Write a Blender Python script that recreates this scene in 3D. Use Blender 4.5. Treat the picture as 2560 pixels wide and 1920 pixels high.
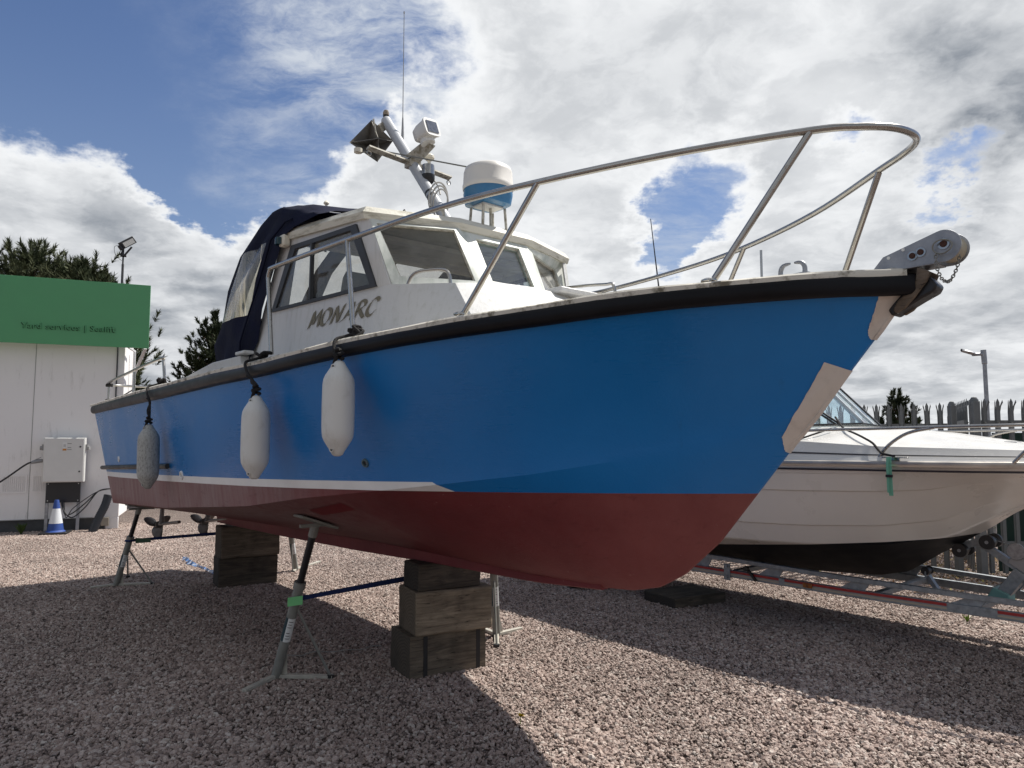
import bpy, bmesh, math, random
from mathutils import Vector, Matrix, Quaternion
import numpy as np
random.seed(7)
R = math.radians
for o in list(bpy.data.objects): bpy.data.objects.remove(o)
scene = bpy.context.scene
COL = scene.collection

# ------------------------------------------------------------------ camera
F_PX, PITCH, EYE = 1800.0, math.atan(145/1800.0), 1.5
cam_d = bpy.data.cameras.new('camera'); cam_d.sensor_width = 36; cam_d.lens = F_PX/2560*36
cam_d.clip_start = 0.05; cam_d.clip_end = 2000
cam = bpy.data.objects.new('camera', cam_d); COL.objects.link(cam)
cam.location = (0, 0, EYE); cam.rotation_euler = (math.pi/2+PITCH, 0, 0)
scene.camera = cam

# ------------------------------------------------------------------ sun, sky, exposure
SUN_TO = Vector((0.57, 0.37, 1.0)).normalized()
sd = bpy.data.lights.new('sun', 'SUN'); sd.energy = 5.0; sd.angle = R(0.53); sd.color = (1.0, 0.95, 0.87)
sun = bpy.data.objects.new('sun', sd); COL.objects.link(sun)
sun.rotation_euler = (-SUN_TO).to_track_quat('-Z', 'Y').to_euler()
scene.view_settings.view_transform = 'Standard'; scene.view_settings.look = 'None'
scene.view_settings.exposure = 0.42; scene.view_settings.gamma = 1.0
scene.view_settings.use_curve_mapping = False
scene.cycles.max_bounces = 8; scene.cycles.transparent_max_bounces = 24
scene.cycles.use_denoising = True
SKY_STRENGTH = 0.055

class NT:
    """small node-tree helper"""
    def __init__(s, tree): s.t = tree; s.n = tree.nodes; s.l = tree.links
    def new(s, typ, **kw):
        n = s.n.new(typ)
        for k, v in kw.items(): setattr(n, k, v)
        return n
    def put(s, sock, v):
        if v is None: return
        if isinstance(v, bpy.types.NodeSocket): s.l.new(v, sock)
        else:
            if hasattr(sock.default_value, '__len__') and not hasattr(v, '__len__'): v = [v]*len(sock.default_value)
            if hasattr(sock.default_value, '__len__') and len(sock.default_value) == 4 and len(v) == 3: v = (*v, 1)
            sock.default_value = v
    def math(s, op, a, b=None, c=None, clamp=False):
        n = s.new('ShaderNodeMath', operation=op); n.use_clamp = clamp
        for i, v in enumerate((a, b, c)):
            if v is not None: s.put(n.inputs[i], v)
        return n.outputs[0]
    def vmath(s, op, a, b=None, scale=None):
        n = s.new('ShaderNodeVectorMath', operation=op)
        s.put(n.inputs[0], a)
        if b is not None: s.put(n.inputs[1], b)
        if scale is not None: s.put(n.inputs[3], scale)
        return n.outputs['Value' if op in ('DOT_PRODUCT', 'LENGTH') else 'Vector']
    def noise(s, vec, scale, detail=4, rough=0.55, dist=0.0, color=False):
        n = s.new('ShaderNodeTexNoise'); s.put(n.inputs['Vector'], vec)
        s.put(n.inputs['Scale'], scale); s.put(n.inputs['Detail'], detail); s.put(n.inputs['Roughness'], rough); s.put(n.inputs['Distortion'], dist)
        return n.outputs['Color' if color else 0]
    def ramp(s, v, lo, hi, a=0.0, b=1.0, smooth=False):
        n = s.new('ShaderNodeMapRange'); n.interpolation_type = 'SMOOTHSTEP' if smooth else 'LINEAR'; n.clamp = True
        s.put(n.inputs[0], v)
        for i, x in zip((1, 2, 3, 4), (lo, hi, a, b)): s.put(n.inputs[i], x)
        return n.outputs[0]
    def mix(s, f, a, b, mode='MIX'):
        n = s.new('ShaderNodeMix', data_type='RGBA', blend_type=mode)
        s.put(n.inputs[0], f); s.put(n.inputs[6], a); s.put(n.inputs[7], b)
        return n.outputs[2]
    def colramp(s, v, stops):
        n = s.new('ShaderNodeValToRGB'); e = n.color_ramp.elements
        while len(e) < len(stops): e.new(0.5)
        for q, (p, c) in zip(e, stops): q.position = p; q.color = (*c, 1)
        s.put(n.inputs[0], v); return n.outputs[0]

def px_dir(x, y):
    c, s_ = math.cos(PITCH), math.sin(PITCH)
    a, u = (x-1280)/F_PX, (960-y)/F_PX
    return Vector((a, c-s_*u, s_+c*u)).normalized()

def build_sky():
    w = bpy.data.worlds.new('World'); scene.world = w; w.use_nodes = True
    T = NT(w.node_tree); T.n.clear()
    sky = T.new('ShaderNodeTexSky', sky_type='NISHITA')
    sky.sun_disc = False; sky.sun_elevation = math.asin(SUN_TO.z); sky.sun_rotation = math.atan2(SUN_TO.x, SUN_TO.y)
    sky.altitude = 0; sky.air_density = 1.0; sky.dust_density = 0.6; sky.ozone_density = 1.6
    tc = T.new('ShaderNodeTexCoord').outputs['Generated']
    d = T.vmath('NORMALIZE', tc)
    sep = T.new('ShaderNodeSeparateXYZ'); T.put(sep.inputs[0], d); z = sep.outputs[2]
    inv = T.math('DIVIDE', 1.0, T.math('ADD', T.math('MAXIMUM', z, 0.0), 0.22))
    P = T.vmath('SCALE', d, scale=inv)                       # flat cloud layer seen in perspective
    def centred(v, k): return T.vmath('SCALE', T.vmath('SUBTRACT', v, (0.5, 0.5, 0.5)), scale=k)
    dw = T.vmath('ADD', d, centred(T.noise(P, 2.2, 6, 0.62, color=True), 0.26))
    dw = T.vmath('ADD', dw, centred(T.noise(d, 12.0, 6, 0.66, color=True), 0.11))   # warped direction: ragged borders
    def field(spots, inner):
        tot = None
        for (x, y, rad, amt) in spots:                      # places of the sky: direction, angular radius, amount
            b = Vector(x).normalized() if y is None else px_dir(x, y)
            dist = T.vmath('LENGTH', T.vmath('SUBTRACT', dw, tuple(b)))
            g = T.ramp(dist, rad/F_PX, rad/F_PX*(inner if amt > -.49 else 0.05), 0.0, amt, True)
            tot = g if tot is None else T.math('ADD', tot, g)
        return tot
    def fb(vec):
        a = T.noise(vec, 1.6, 12, 0.60, 0.2)
        b = T.noise(T.vmath('ADD', vec, (7.3, 2.1, 4.0)), 5.5, 9, 0.62, 0.35)
        return T.math('ADD', T.math('MULTIPLY', a, 0.6), T.math('MULTIPLY', b, 0.4))
    Pw = T.vmath('ADD', P, centred(T.noise(P, 3.0, 5, 0.6, color=True), 0.16))
    n0 = fb(Pw)
    n1 = fb(T.vmath('ADD', Pw, tuple(Vector((SUN_TO.x, SUN_TO.y, 0.5))*0.10)))
    dens = T.math('ADD', n0, field(BLOBS, 0.3))
    alpha = T.ramp(T.math('ADD', dens, T.ramp(T.noise(Pw, 16.0, 6, 0.65), 0.3, 0.7, -0.035, 0.035)), 0.43, 0.68, 0, 1, True)
    lit = T.ramp(T.math('SUBTRACT', n1, n0), -0.07, 0.07, 1.0, 0.0, True)
    thick = T.ramp(dens, 0.60, 0.92, 0.0, 1.0, True)
    fine = T.ramp(T.noise(Pw, 3.4, 6, 0.52), 0.34, 0.66, 0.1, 1.0, True)
    shade = T.math('MULTIPLY', thick, T.math('ADD', T.math('MULTIPLY', lit, 0.20), T.math('MULTIPLY', fine, 0.28)))
    gr = T.math('MULTIPLY', field(GREYS, 0.2), T.ramp(fine, 0.2, 1.0, 0.55, 1.15))
    shade = T.math('MAXIMUM', T.math('ADD', shade, gr, clamp=True), 0.0)
    cl = T.mix(shade, CLOUD_LIT, CLOUD_DARK)
    # high thin veil
    st = T.new('ShaderNodeMapping'); T.put(st.inputs[0], Pw); st.inputs['Rotation'].default_value = (0, 0, 0.6); st.inputs['Scale'].default_value = (1.0, 1.8, 1.0)
    ci = T.ramp(T.noise(st.outputs[0], 4.5, 10, 0.68, 0.25), 0.30, 0.70, 0.0, 1.0, True)
    veil = T.math('MULTIPLY', ci, T.math('MAXIMUM', field(VEILS, 0.15), 0.0), clamp=True)
    sky_c = T.mix(1.0, sky.outputs[0], SKY_TINT, 'MULTIPLY')
    hz = T.ramp(z, 0.0, 0.55, 1.0, 0.0, True)
    sky_c = T.mix(T.math('MULTIPLY', hz, 0.38), sky_c, (5.4, 6.6, 8.2))
    sky_c = T.mix(veil, sky_c, (8.4, 9.1, 10.2))
    col = T.mix(alpha, sky_c, cl)
    bg = T.new('ShaderNodeBackground'); T.put(bg.inputs[0], col); bg.inputs[1].default_value = SKY_STRENGTH
    out = T.new('ShaderNodeOutputWorld'); T.l.new(bg.outputs[0], out.inputs[0])

CLOUD_LIT = (12.8, 13.0, 13.2); CLOUD_DARK = (3.5, 3.9, 4.5); SKY_TINT = (1.02, 1.12, 1.36)
BLOBS = [(200, 40, 800, -0.40), (640, 260, 400, -0.34), (480, 440, 170, -0.16), (350, 200, 320, -0.2),
         (20, 500, 430, 0.42), (230, 700, 420, 0.36), (450, 830, 360, 0.32), (240, 310, 140, 0.16), (500, 420, 110, 0.22), (690, 640, 300, 0.22),
         (900, 590, 400, 0.34), (1150, 560, 330, 0.28), (950, 130, 380, -0.16), (1300, 250, 330, 0.10), (1650, 170, 560, 0.38), (1430, 520, 360, 0.30),
         (1750, 490, 270, -0.64), (1690, 600, 150, -0.26), (2125, 340, 125, -0.52), (2290, 500, 165, -0.50), (2440, 420, 145, -0.50), (1350, 330, 160, -.2),
         (2420, 120, 460, 0.38), (2000, 600, 380, 0.26), (2300, 680, 420, 0.34), (2350, 880, 460, 0.36), (1900, 900, 420, 0.3), (1200, 800, 400, 0.2),
         ((0, -.45, 1), None, 1850, 0.22), ((0, -1, .25), None, 2000, 0.12)]  # direction entries: unseen cloud cover added to carry the dimming greys
GREYS = [(2550, 190, 330, 0.66), (2330, 780, 330, 0.24), (2000, 900, 280, 0.16), (170, 680, 300, 0.26), (430, 820, 280, 0.32), (1330, 700, 260, 0.10), (60, 800, 260, .18), (560, 620, 200, .15), ((0, -.45, 1), None, 1750, 0.95), ((0, -1, .3), None, 1700, 0.8), ((1, -.1, .45), None, 1250, 0.85), ((-1, -.1, .45), None, 1250, 0.85)]  # direction entries: unseen dark cloud added to lower the ambient light
VEILS = [(1050, 120, 620, 0.85), (1250, 420, 420, 0.6), (830, 60, 320, 0.35), (1500, 100, 500, 0.5), (640, 330, 200, 0.25), (1780, 500, 420, 0.55), (2300, 480, 300, 0.35)]
build_sky()

# ------------------------------------------------------------------ materials
MATS = {}
def pmat(name, base, rough=0.5, metal=0.0, var=0.0, var_scale=6.0, bump=0.0, bump_scale=60.0, coat=0.0, spec=0.5, fn=None, stretch=None):
    if name in MATS: return MATS[name]
    m = bpy.data.materials.new(name); m.use_nodes = True; MATS[name] = m
    T = NT(m.node_tree); p = T.n['Principled BSDF']
    p.inputs['Roughness'].default_value = rough; p.inputs['Metallic'].default_value = metal
    p.inputs['Coat Weight'].default_value = coat; p.inputs['Coat Roughness'].default_value = 0.12
    p.inputs['Specular IOR Level'].default_value = spec
    co = T.new('ShaderNodeTexCoord').outputs['Object']
    if stretch:
        mp = T.new('ShaderNodeMapping'); T.put(mp.inputs[0], co); mp.inputs['Scale'].default_value = stretch; cv = mp.outputs[0]
    else: cv = co
    c = tuple(base)
    if var:
        n = T.noise(cv, var_scale, 6, 0.6)
        f = T.ramp(n, 0.3, 0.7, 1-var, 1+var)
        c = T.mix(1.0, (*base, 1), f, 'MULTIPLY') if False else T.vmath('SCALE', base, scale=f)
        T.put(p.inputs['Roughness'], T.ramp(n, 0.3, 0.7, max(0.03, rough-0.08), min(1, rough+0.08)))
    if fn: c = fn(T, co, c, p) or c
    T.put(p.inputs['Base Color'], c)
    if bump:
        b = T.new('ShaderNodeBump'); b.inputs['Strength'].default_value = bump; b.inputs['Distance'].default_value = 0.01
        T.put(b.inputs['Height'], T.noise(cv, bump_scale, 4, 0.6)); T.l.new(b.outputs[0], p.inputs['Normal'])
    return m

def dirt_fn(col, amount, scale=(4, 4, 4), lo=0.5, hi=0.72):
    def f(T, co, c, p):
        mp = T.new('ShaderNodeMapping'); T.put(mp.inputs[0], co); mp.inputs['Scale'].default_value = scale
        n = T.noise(mp.outputs[0], 3.0, 7, 0.65)
        return T.mix(T.ramp(n, lo, hi, 0, amount, True), c, col)
    return f

def glass(name, tint=(0.9, 0.95, 0.94), dirt=0.06):
    if name in MATS: return MATS[name]
    m = bpy.data.materials.new(name); m.use_nodes = True; MATS[name] = m
    T = NT(m.node_tree); T.n.clear()
    tr = T.new('ShaderNodeBsdfTransparent'); tr.inputs[0].default_value = (*tint, 1)
    gl = T.new('ShaderNodeBsdfGlossy'); gl.inputs['Roughness'].default_value = 0.02
    fr = T.new('ShaderNodeFresnel'); T.put(fr.inputs[0], T.ramp(T.new('ShaderNodeNewGeometry').outputs['Backfacing'], 0, 1, 1.5, 1/1.5))
    mx = T.new('ShaderNodeMixShader'); T.l.new(fr.outputs[0], mx.inputs[0]); T.l.new(tr.outputs[0], mx.inputs[1]); T.l.new(gl.outputs[0], mx.inputs[2])
    df = T.new('ShaderNodeBsdfDiffuse'); df.inputs[0].default_value = (0.6, 0.6, 0.57, 1)
    co = T.new('ShaderNodeTexCoord').outputs['Object']
    n = T.noise(co, 7.0, 7, 0.7)
    mx2 = T.new('ShaderNodeMixShader'); T.put(mx2.inputs[0], T.ramp(n, 0.35, 0.75, dirt*0.3, dirt*2)); T.l.new(mx.outputs[0], mx2.inputs[1]); T.l.new(df.outputs[0], mx2.inputs[2])
    o = T.new('ShaderNodeOutputMaterial'); T.l.new(mx2.outputs[0], o.inputs[0])
    return m

def vinyl(name='clear vinyl', tint=(0.72, 0.66, 0.54), tl_c=(0.60, 0.54, 0.43), lo=0.15, hi=0.60):
    m = bpy.data.materials.new(name); m.use_nodes = True
    T = NT(m.node_tree); T.n.clear()
    tr = T.new('ShaderNodeBsdfTransparent'); tr.inputs[0].default_value = (*tint, 1)
    tl = T.new('ShaderNodeBsdfTranslucent'); tl.inputs[0].default_value = (*tl_c, 1)
    gl = T.new('ShaderNodeBsdfGlossy'); gl.inputs['Roughness'].default_value = 0.08
    co = T.new('ShaderNodeTexCoord').outputs['Object']
    mp = T.new('ShaderNodeMapping'); T.put(mp.inputs[0], co); mp.inputs['Scale'].default_value = (5, 5, 0.8)
    n = T.noise(mp.outputs[0], 3.0, 5, 0.6)
    m1 = T.new('ShaderNodeMixShader'); T.put(m1.inputs[0], T.ramp(n, 0.35, 0.65, lo, hi)); T.l.new(tr.outputs[0], m1.inputs[1]); T.l.new(tl.outputs[0], m1.inputs[2])
    fr = T.new('ShaderNodeFresnel'); T.put(fr.inputs[0], T.ramp(T.new('ShaderNodeNewGeometry').outputs['Backfacing'], 0, 1, 1.5, 1/1.5))
    bp = T.new('ShaderNodeBump'); bp.inputs['Strength'].default_value = 0.6; bp.inputs['Distance'].default_value = 0.02; T.put(bp.inputs['Height'], n)
    T.l.new(bp.outputs[0], gl.inputs['Normal'])
    m2 = T.new('ShaderNodeMixShader'); T.l.new(fr.outputs[0], m2.inputs[0]); T.l.new(m1.outputs[0], m2.inputs[1]); T.l.new(gl.outputs[0], m2.inputs[2])
    o = T.new('ShaderNodeOutputMaterial'); T.l.new(m2.outputs[0], o.inputs[0])
    return m

def wood(name, c1, c2, axis_scale=(1.2, 14, 14), rough=0.85):
    def f(T, co, c, p):
        mp = T.new('ShaderNodeMapping'); T.put(mp.inputs[0], co); mp.inputs['Scale'].default_value = axis_scale
        n = T.noise(mp.outputs[0], 2.2, 8, 0.68, 0.6)
        g = T.noise(mp.outputs[0], 7.0, 3, 0.5, 1.5)
        col = T.colramp(n, [(0.32, c2), (0.5, tuple(0.5*(a+b) for a, b in zip(c1, c2))), (0.66, c1)])
        crack = T.ramp(g, 0.30, 0.36, 0.25, 1.0)
        col = T.vmath('SCALE', col, scale=crack)
        tcn = T.new('ShaderNodeTexCoord').outputs['Normal']; nx_ = T.new('ShaderNodeSeparateXYZ'); T.put(nx_.inputs[0], tcn)
        so = T.new('ShaderNodeSeparateXYZ'); T.put(so.inputs[0], T.vmath('ADD', co, T.vmath('SCALE', T.noise(co, 6, 4, .6, color=True), scale=.05)))
        rr_ = T.math('SQRT', T.math('ADD', T.math('POWER', T.math('ADD', so.outputs[1], .06), 2.0), T.math('POWER', T.math('ADD', so.outputs[2], .09), 2.0)))
        ring = T.math('SINE', T.math('ADD', T.math('MULTIPLY', rr_, 300.0), T.math('MULTIPLY', T.noise(co, 9, 4, .6), 7.0)))
        ecol = T.mix(T.ramp(ring, -1, 1, .3, .75), tuple(x*.6 for x in c2), tuple(.35*a+.65*b for a, b in zip(c1, c2)))
        col = T.mix(T.ramp(T.math('ABSOLUTE', nx_.outputs[0]), .65, .8, 0, 1), col, ecol)
        st = T.noise(co, 4.0, 5, 0.6)
        col = T.mix(T.ramp(st, 0.52, 0.7, 0, 0.6), col, tuple(x*0.4 for x in c2))
        b = T.new('ShaderNodeBump'); b.inputs['Strength'].default_value = 0.7; b.inputs['Distance'].default_value = 0.006
        T.put(b.inputs['Height'], T.math('ADD', n, crack)); T.l.new(b.outputs[0], p.inputs['Normal'])
        return col
    return pmat(name, c1, rough, fn=f)

def hull_blue_fn(T, co, c, p):
    n = T.noise(co, 1.3, 5, 0.6)
    c = T.mix(T.ramp(n, 0.35, 0.7, 0, 1), (0.007, 0.148, 0.43), (0.011, 0.178, 0.495))
    st = T.new('ShaderNodeMapping'); T.put(st.inputs[0], co); st.inputs['Scale'].default_value = (9, 9, 0.8)
    n2 = T.noise(st.outputs[0], 2.0, 7, 0.68)
    sx = T.new('ShaderNodeSeparateXYZ'); T.put(sx.inputs[0], co)
    aft = T.ramp(sx.outputs[0], -6.5, -2.0, 0.5, 0.0)      # gloss reflection painted as paler streaky blue toward the stern
    c = T.mix(T.math('MULTIPLY', T.ramp(n2, 0.35, 0.75, 0.2, 1.0), aft), c, (0.045, 0.24, 0.52))
    # run-off streaks, brushed scuffs and small chips
    c = T.mix(T.ramp(n2, 0.60, 0.78, 0.0, 0.30, True), c, (0.012, 0.11, 0.28))
    sc = T.new('ShaderNodeMapping'); T.put(sc.inputs[0], co); sc.inputs['Scale'].default_value = (1.6, 1.6, 22); sc.inputs['Rotation'].default_value = (0, 0.10, 0)
    n3 = T.noise(sc.outputs[0], 3.0, 8, 0.7)
    area = T.ramp(T.noise(co, 0.9, 3, 0.5), 0.48, 0.66, 0, 1, True)
    c = T.mix(T.math('MULTIPLY', T.ramp(n3, 0.60, 0.74, 0, 0.35, True), area), c, (0.10, 0.28, 0.50))
    ch = T.ramp(T.noise(co, 75, 3, 0.6), 0.73, 0.77, 0, 0.6)
    c = T.mix(T.math('MULTIPLY', ch, area), c, (0.25, 0.30, 0.36))
    T.put(p.inputs['Roughness'], T.ramp(T.math('ADD', n, T.math('MULTIPLY', n3, 0.4)), 0.45, 1.0, 0.20, 0.42))
    b = T.new('ShaderNodeBump'); b.inputs['Strength'].default_value = 0.10; b.inputs['Distance'].default_value = 0.01
    T.put(b.inputs['Height'], T.math('ADD', T.noise(co, 90, 3, 0.6), T.math('MULTIPLY', T.noise(co, 4, 3, 0.5), 4.0))); T.l.new(b.outputs[0], p.inputs['Normal'])
    return c
def antifoul_fn(T, co, c, p):
    st = T.new('ShaderNodeMapping'); T.put(st.inputs[0], co); st.inputs['Scale'].default_value = (7, 7, 0.5)
    n = T.noise(st.outputs[0], 2.4, 7, 0.7)
    n2 = T.noise(co, 1.5, 5, 0.6)
    sx = T.new('ShaderNodeSeparateXYZ'); T.put(sx.inputs[0], co)
    aft = T.ramp(sx.outputs[0], -3.2, -1.4, 1.0, 0.0, True)
    up = T.ramp(sx.outputs[2], 0.86, 1.02, 0.0, 1.0, True)
    ch = T.math('MULTIPLY', T.math('ADD', T.math('MULTIPLY', aft, up), 0.10), T.ramp(n, 0.33, 0.66, 0.45, 1.0))
    c = T.mix(T.ramp(n2, 0.35, 0.65), (0.125, 0.012, 0.016), (0.175, 0.022, 0.026))
    c = T.mix(T.math('MULTIPLY', ch, 0.9), c, (0.275, 0.19, 0.185))
    fr = T.math('MULTIPLY', T.ramp(sx.outputs[0], -1.3, 0.3, 0.0, 0.75, True), T.ramp(T.noise(co, 3.0, 6, 0.65), 0.3, 0.7, 0.35, 1.0))
    c = T.mix(fr, c, (0.24, 0.085, 0.075))
    rl = T.new('ShaderNodeMapping'); T.put(rl.inputs[0], co); rl.inputs['Scale'].default_value = (1.5, 6, 6)
    n4 = T.noise(rl.outputs[0], 4.0, 7, 0.7)
    c = T.mix(T.ramp(n4, 0.56, 0.72, 0, 0.35, True), c, (0.075, 0.010, 0.014))
    c = T.mix(T.ramp(T.noise(co, 38, 3, 0.6), 0.70, 0.76, 0, 0.5), c, (0.30, 0.16, 0.15))
    b = T.new('ShaderNodeBump'); b.inputs['Strength'].default_value = 0.15; b.inputs['Distance'].default_value = 0.01
    T.put(b.inputs['Height'], T.noise(co, 60, 4, 0.6)); T.l.new(b.outputs[0], p.inputs['Normal'])
    return c

def rub_fn(T, co, c, p):
    sx = T.new('ShaderNodeSeparateXYZ'); T.put(sx.inputs[0], co)
    mp = T.new('ShaderNodeMapping'); T.put(mp.inputs[0], co); mp.inputs['Scale'].default_value = (1.2, 1.2, 9)
    n = T.noise(mp.outputs[0], 4.0, 7, 0.65)
    aft = T.ramp(sx.outputs[0], -3.5, -0.8, 1.0, 0.0, True)      # grey sky reflection painted on the rubber toward the stern
    return T.mix(T.math('MULTIPLY', aft, T.ramp(n, 0.3, 0.7, 0.35, 0.9)), c, (0.055, 0.058, 0.062))
M_BLUE = pmat('blue hull paint', (0.01, 0.11, 0.34), 0.25, coat=0.0, spec=0.32, fn=hull_blue_fn)
M_RED = pmat('red antifouling', (0.15, 0.03, 0.03), 0.62, fn=antifoul_fn, spec=0.35)
M_STRIPE = pmat('white boot top', (0.76, 0.76, 0.75), 0.4, var=0.06, var_scale=8)
M_WHITE = pmat('white painted topsides', (0.57, 0.57, 0.565), 0.42, bump=0.25, bump_scale=26, fn=dirt_fn((0.40, 0.40, 0.36), 0.55, (10, 10, 0.9), 0.48, 0.75))
M_BROW = pmat('weathered cream brow', (0.62, 0.60, 0.52), 0.6, bump=0.2, fn=dirt_fn((0.23, 0.21, 0.14), 0.75, (2, 2, 9), 0.46, 0.70))
M_PILLAR = pmat('green stained white pillar', (0.60, 0.62, 0.58), 0.5, fn=dirt_fn((0.33, 0.38, 0.33), 0.7, (5, 5, 2), 0.42, 0.68))
M_DECK = pmat('off white deck edge', (0.60, 0.57, 0.50), 0.6, fn=dirt_fn((0.10, 0.085, 0.05), 0.9, (5, 5, 5), 0.47, 0.66))
M_PATCH = pmat('cream primer patch', (0.62, 0.56, 0.505), 0.75, fn=dirt_fn((0.42, 0.37, 0.33), 0.5, (5, 5, 5), 0.45, 0.75))
M_RUB = pmat('black rubbing strake', (0.007, 0.007, 0.009), 0.42, var=0.3, var_scale=9, spec=0.16, fn=rub_fn)
M_SS = pmat('stainless steel', (0.38, 0.37, 0.35), 0.24, 1.0, var=0.10, var_scale=14, fn=dirt_fn((0.22, 0.15, 0.10), 0.5, (12, 12, 12), 0.58, 0.72))
M_GALV = pmat('galvanised steel', (0.30, 0.31, 0.33), 0.5, 0.7, var=0.25, var_scale=16)
M_GALVD = pmat('dull galvanised steel', (0.22, 0.22, 0.20), 0.62, 0.3, var=0.2, var_scale=12)
M_GALVF = pmat('bare pale galvanised feet', (0.40, 0.38, 0.33), 0.6, 0.2, var=0.2, var_scale=12)
M_ALU = pmat('white painted mast', (0.42, 0.44, 0.47), 0.4, var=0.05)
M_DIRTYPL = pmat('stained white plate', (0.50, 0.48, 0.42), 0.6, fn=dirt_fn((0.20, 0.17, 0.11), 0.8, (9, 9, 9), 0.42, 0.65))
M_REFL = pmat('grey radar reflector metal', (0.20, 0.19, 0.175), 0.6, 0.3, var=0.2)
M_CREAM = pmat('cream plastic', (0.66, 0.62, 0.52), 0.45, var=0.04)
M_DOME = pmat('radome plastic', (0.66, 0.64, 0.60), 0.4, var=0.03)
M_DBLUE = pmat('blue radar base', (0.040, 0.165, 0.33), 0.35, var=0.1)
M_BLACK = pmat('black plastic', (0.012, 0.012, 0.014), 0.45)
M_ROPE = pmat('black rope', (0.010, 0.009, 0.010), 0.9, bump=0.8, bump_scale=160)
M_CANVAS = pmat('navy canvas', (0.0035, 0.0055, 0.021), 0.9, spec=0.2, var=0.25, var_scale=5, bump=0.3, bump_scale=30)
M_FENDER = pmat('white fender vinyl', (0.62, 0.62, 0.60), 0.45, fn=dirt_fn((0.40, 0.38, 0.33), 0.5, (6, 6, 3), 0.5, 0.75))
M_FENDERD = pmat('grimy fender vinyl', (0.40, 0.40, 0.38), 0.6, fn=dirt_fn((0.13, 0.13, 0.12), 0.75, (34, 34, 16), 0.40, 0.72))
M_GREYFR = pmat('dark grey window frame', (0.030, 0.033, 0.040), 0.5, var=0.2, var_scale=20)
M_GLASS = glass('window glass', (0.78, 0.775, 0.76), 0.07); M_VINYL = vinyl(); M_VINYL2 = vinyl('clearer vinyl', (0.86, 0.88, 0.88), (0.5, 0.5, 0.48), 0.04, 0.22)
M_GLASS2 = glass('clean windscreen glass', (0.88, 0.95, 0.97), 0.02)
M_GOLD = pmat('olive gold lettering', (0.155, 0.133, 0.082), 0.5)
M_WOOD1 = wood('weathered timber', (0.30, 0.245, 0.175), (0.10, 0.076, 0.052))
M_WOOD2 = wood('brown timber', (0.18, 0.145, 0.105), (0.05, 0.039, 0.028))
M_WOOD3 = wood('dark creosote timber', (0.11, 0.088, 0.066), (0.018, 0.014, 0.011))
M_TEAK = wood('grey teak', (0.20, 0.155, 0.115), (0.09, 0.065, 0.045))
M_STRAP = pmat('blue webbing', (0.008, 0.023, 0.105), 0.85, bump=0.5, bump_scale=200)
M_GREENT = pmat('green tag', (0.16, 0.50, 0.20), 0.55)
M_BRONZE = pmat('bronze propeller', (0.16, 0.14, 0.13), 0.45, 0.5, var=0.4, var_scale=14)
M_LABEL = pmat('white label', (0.66, 0.67, 0.66), 0.5)
M_LABELD = pmat('dark teal label', (0.010, 0.035, 0.045), 0.5)
M_INK = pmat('label ink', (0.03, 0.03, 0.03), 0.6)
M_INTER = pmat('cabin lining', (0.62, 0.59, 0.55), 0.7, var=0.1)
M_SEAT = pmat('grey seat', (0.14, 0.14, 0.14), 0.7)

# ------------------------------------------------------------------ frames and object helpers
P0 = Vector((1.02, 3.0, 0)); BANG = math.atan2(-0.760, 0.649)
FB = Matrix.Translation(P0) @ Matrix.Rotation(BANG, 4, 'Z')       # boat frame: x forward (= -t), y port, z up
def L(t, v, z): return Vector((-t, v, z))
WD = Vector((0.926, 0.377, 0)).normalized()
WQ = Vector((-8.45, 12.04, 0)); WANG = math.atan2(WD.y, WD.x)
FBLD = Matrix.Translation(WQ) @ Matrix.Rotation(WANG, 4, 'Z')     # building frame: x along the wall, y into it
FW = Matrix.Identity(4)
ROOT = {}
def thing(name, label, cat, frame=FW, base=(0, 0, 0), group=None):
    base = Vector(base)
    o = bpy.data.objects.new(name, None); o.empty_display_size = 0.1; COL.objects.link(o)
    o.matrix_world = frame @ Matrix.Translation(base)
    o['label'] = label; o['category'] = cat
    if group: o['group'] = group
    ROOT[o.name] = base
    return o
def root_base(o):
    while o.parent: o = o.parent
    return ROOT.get(o.name, Vector((0, 0, 0)))
def finish(me, angle=35):
    me.shade_smooth() if hasattr(me, 'shade_smooth') else None
    try: me.set_sharp_from_angle(angle=R(angle))
    except Exception: pass
def part(name, bm, mats, parent, label=None, angle=35, bevel=0.0, flat=False, recalc=True):
    if recalc: bmesh.ops.recalc_face_normals(bm, faces=bm.faces)
    b = root_base(parent)
    if b.length: bmesh.ops.translate(bm, verts=bm.verts, vec=-b)
    me = bpy.data.meshes.new(name); bm.to_mesh(me); bm.free()
    for m in (mats if isinstance(mats, (list, tuple)) else [mats]): me.materials.append(m)
    if not flat: finish(me, angle)
    o = bpy.data.objects.new(name, me); COL.objects.link(o); o.parent = parent
    if bevel:
        md = o.modifiers.new('bevel', 'BEVEL'); md.width = bevel; md.segments = 2; md.limit_method = 'ANGLE'; md.angle_limit = R(35)
    if label: o['label'] = label
    return o
def parts(name, bm, mats, parent, **kw):
    """every loose piece of bm as a part of its own"""
    bm.verts.index_update(); bm.verts.ensure_lookup_table(); seen = set(); groups = []
    for v in bm.verts:
        if v.index in seen: continue
        st, isl = [v], set()
        while st:
            q = st.pop()
            if q.index in isl: continue
            isl.add(q.index); st += [e.other_vert(q) for e in q.link_edges]
        seen |= isl; groups.append(isl)
    out = []
    for isl in groups:
        b2 = bm.copy(); b2.verts.ensure_lookup_table()
        bmesh.ops.delete(b2, geom=[v for v in b2.verts if v.index not in isl], context='VERTS')
        out.append(part(name, b2, mats, parent, **kw))
    bm.free(); return out[0]
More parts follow.
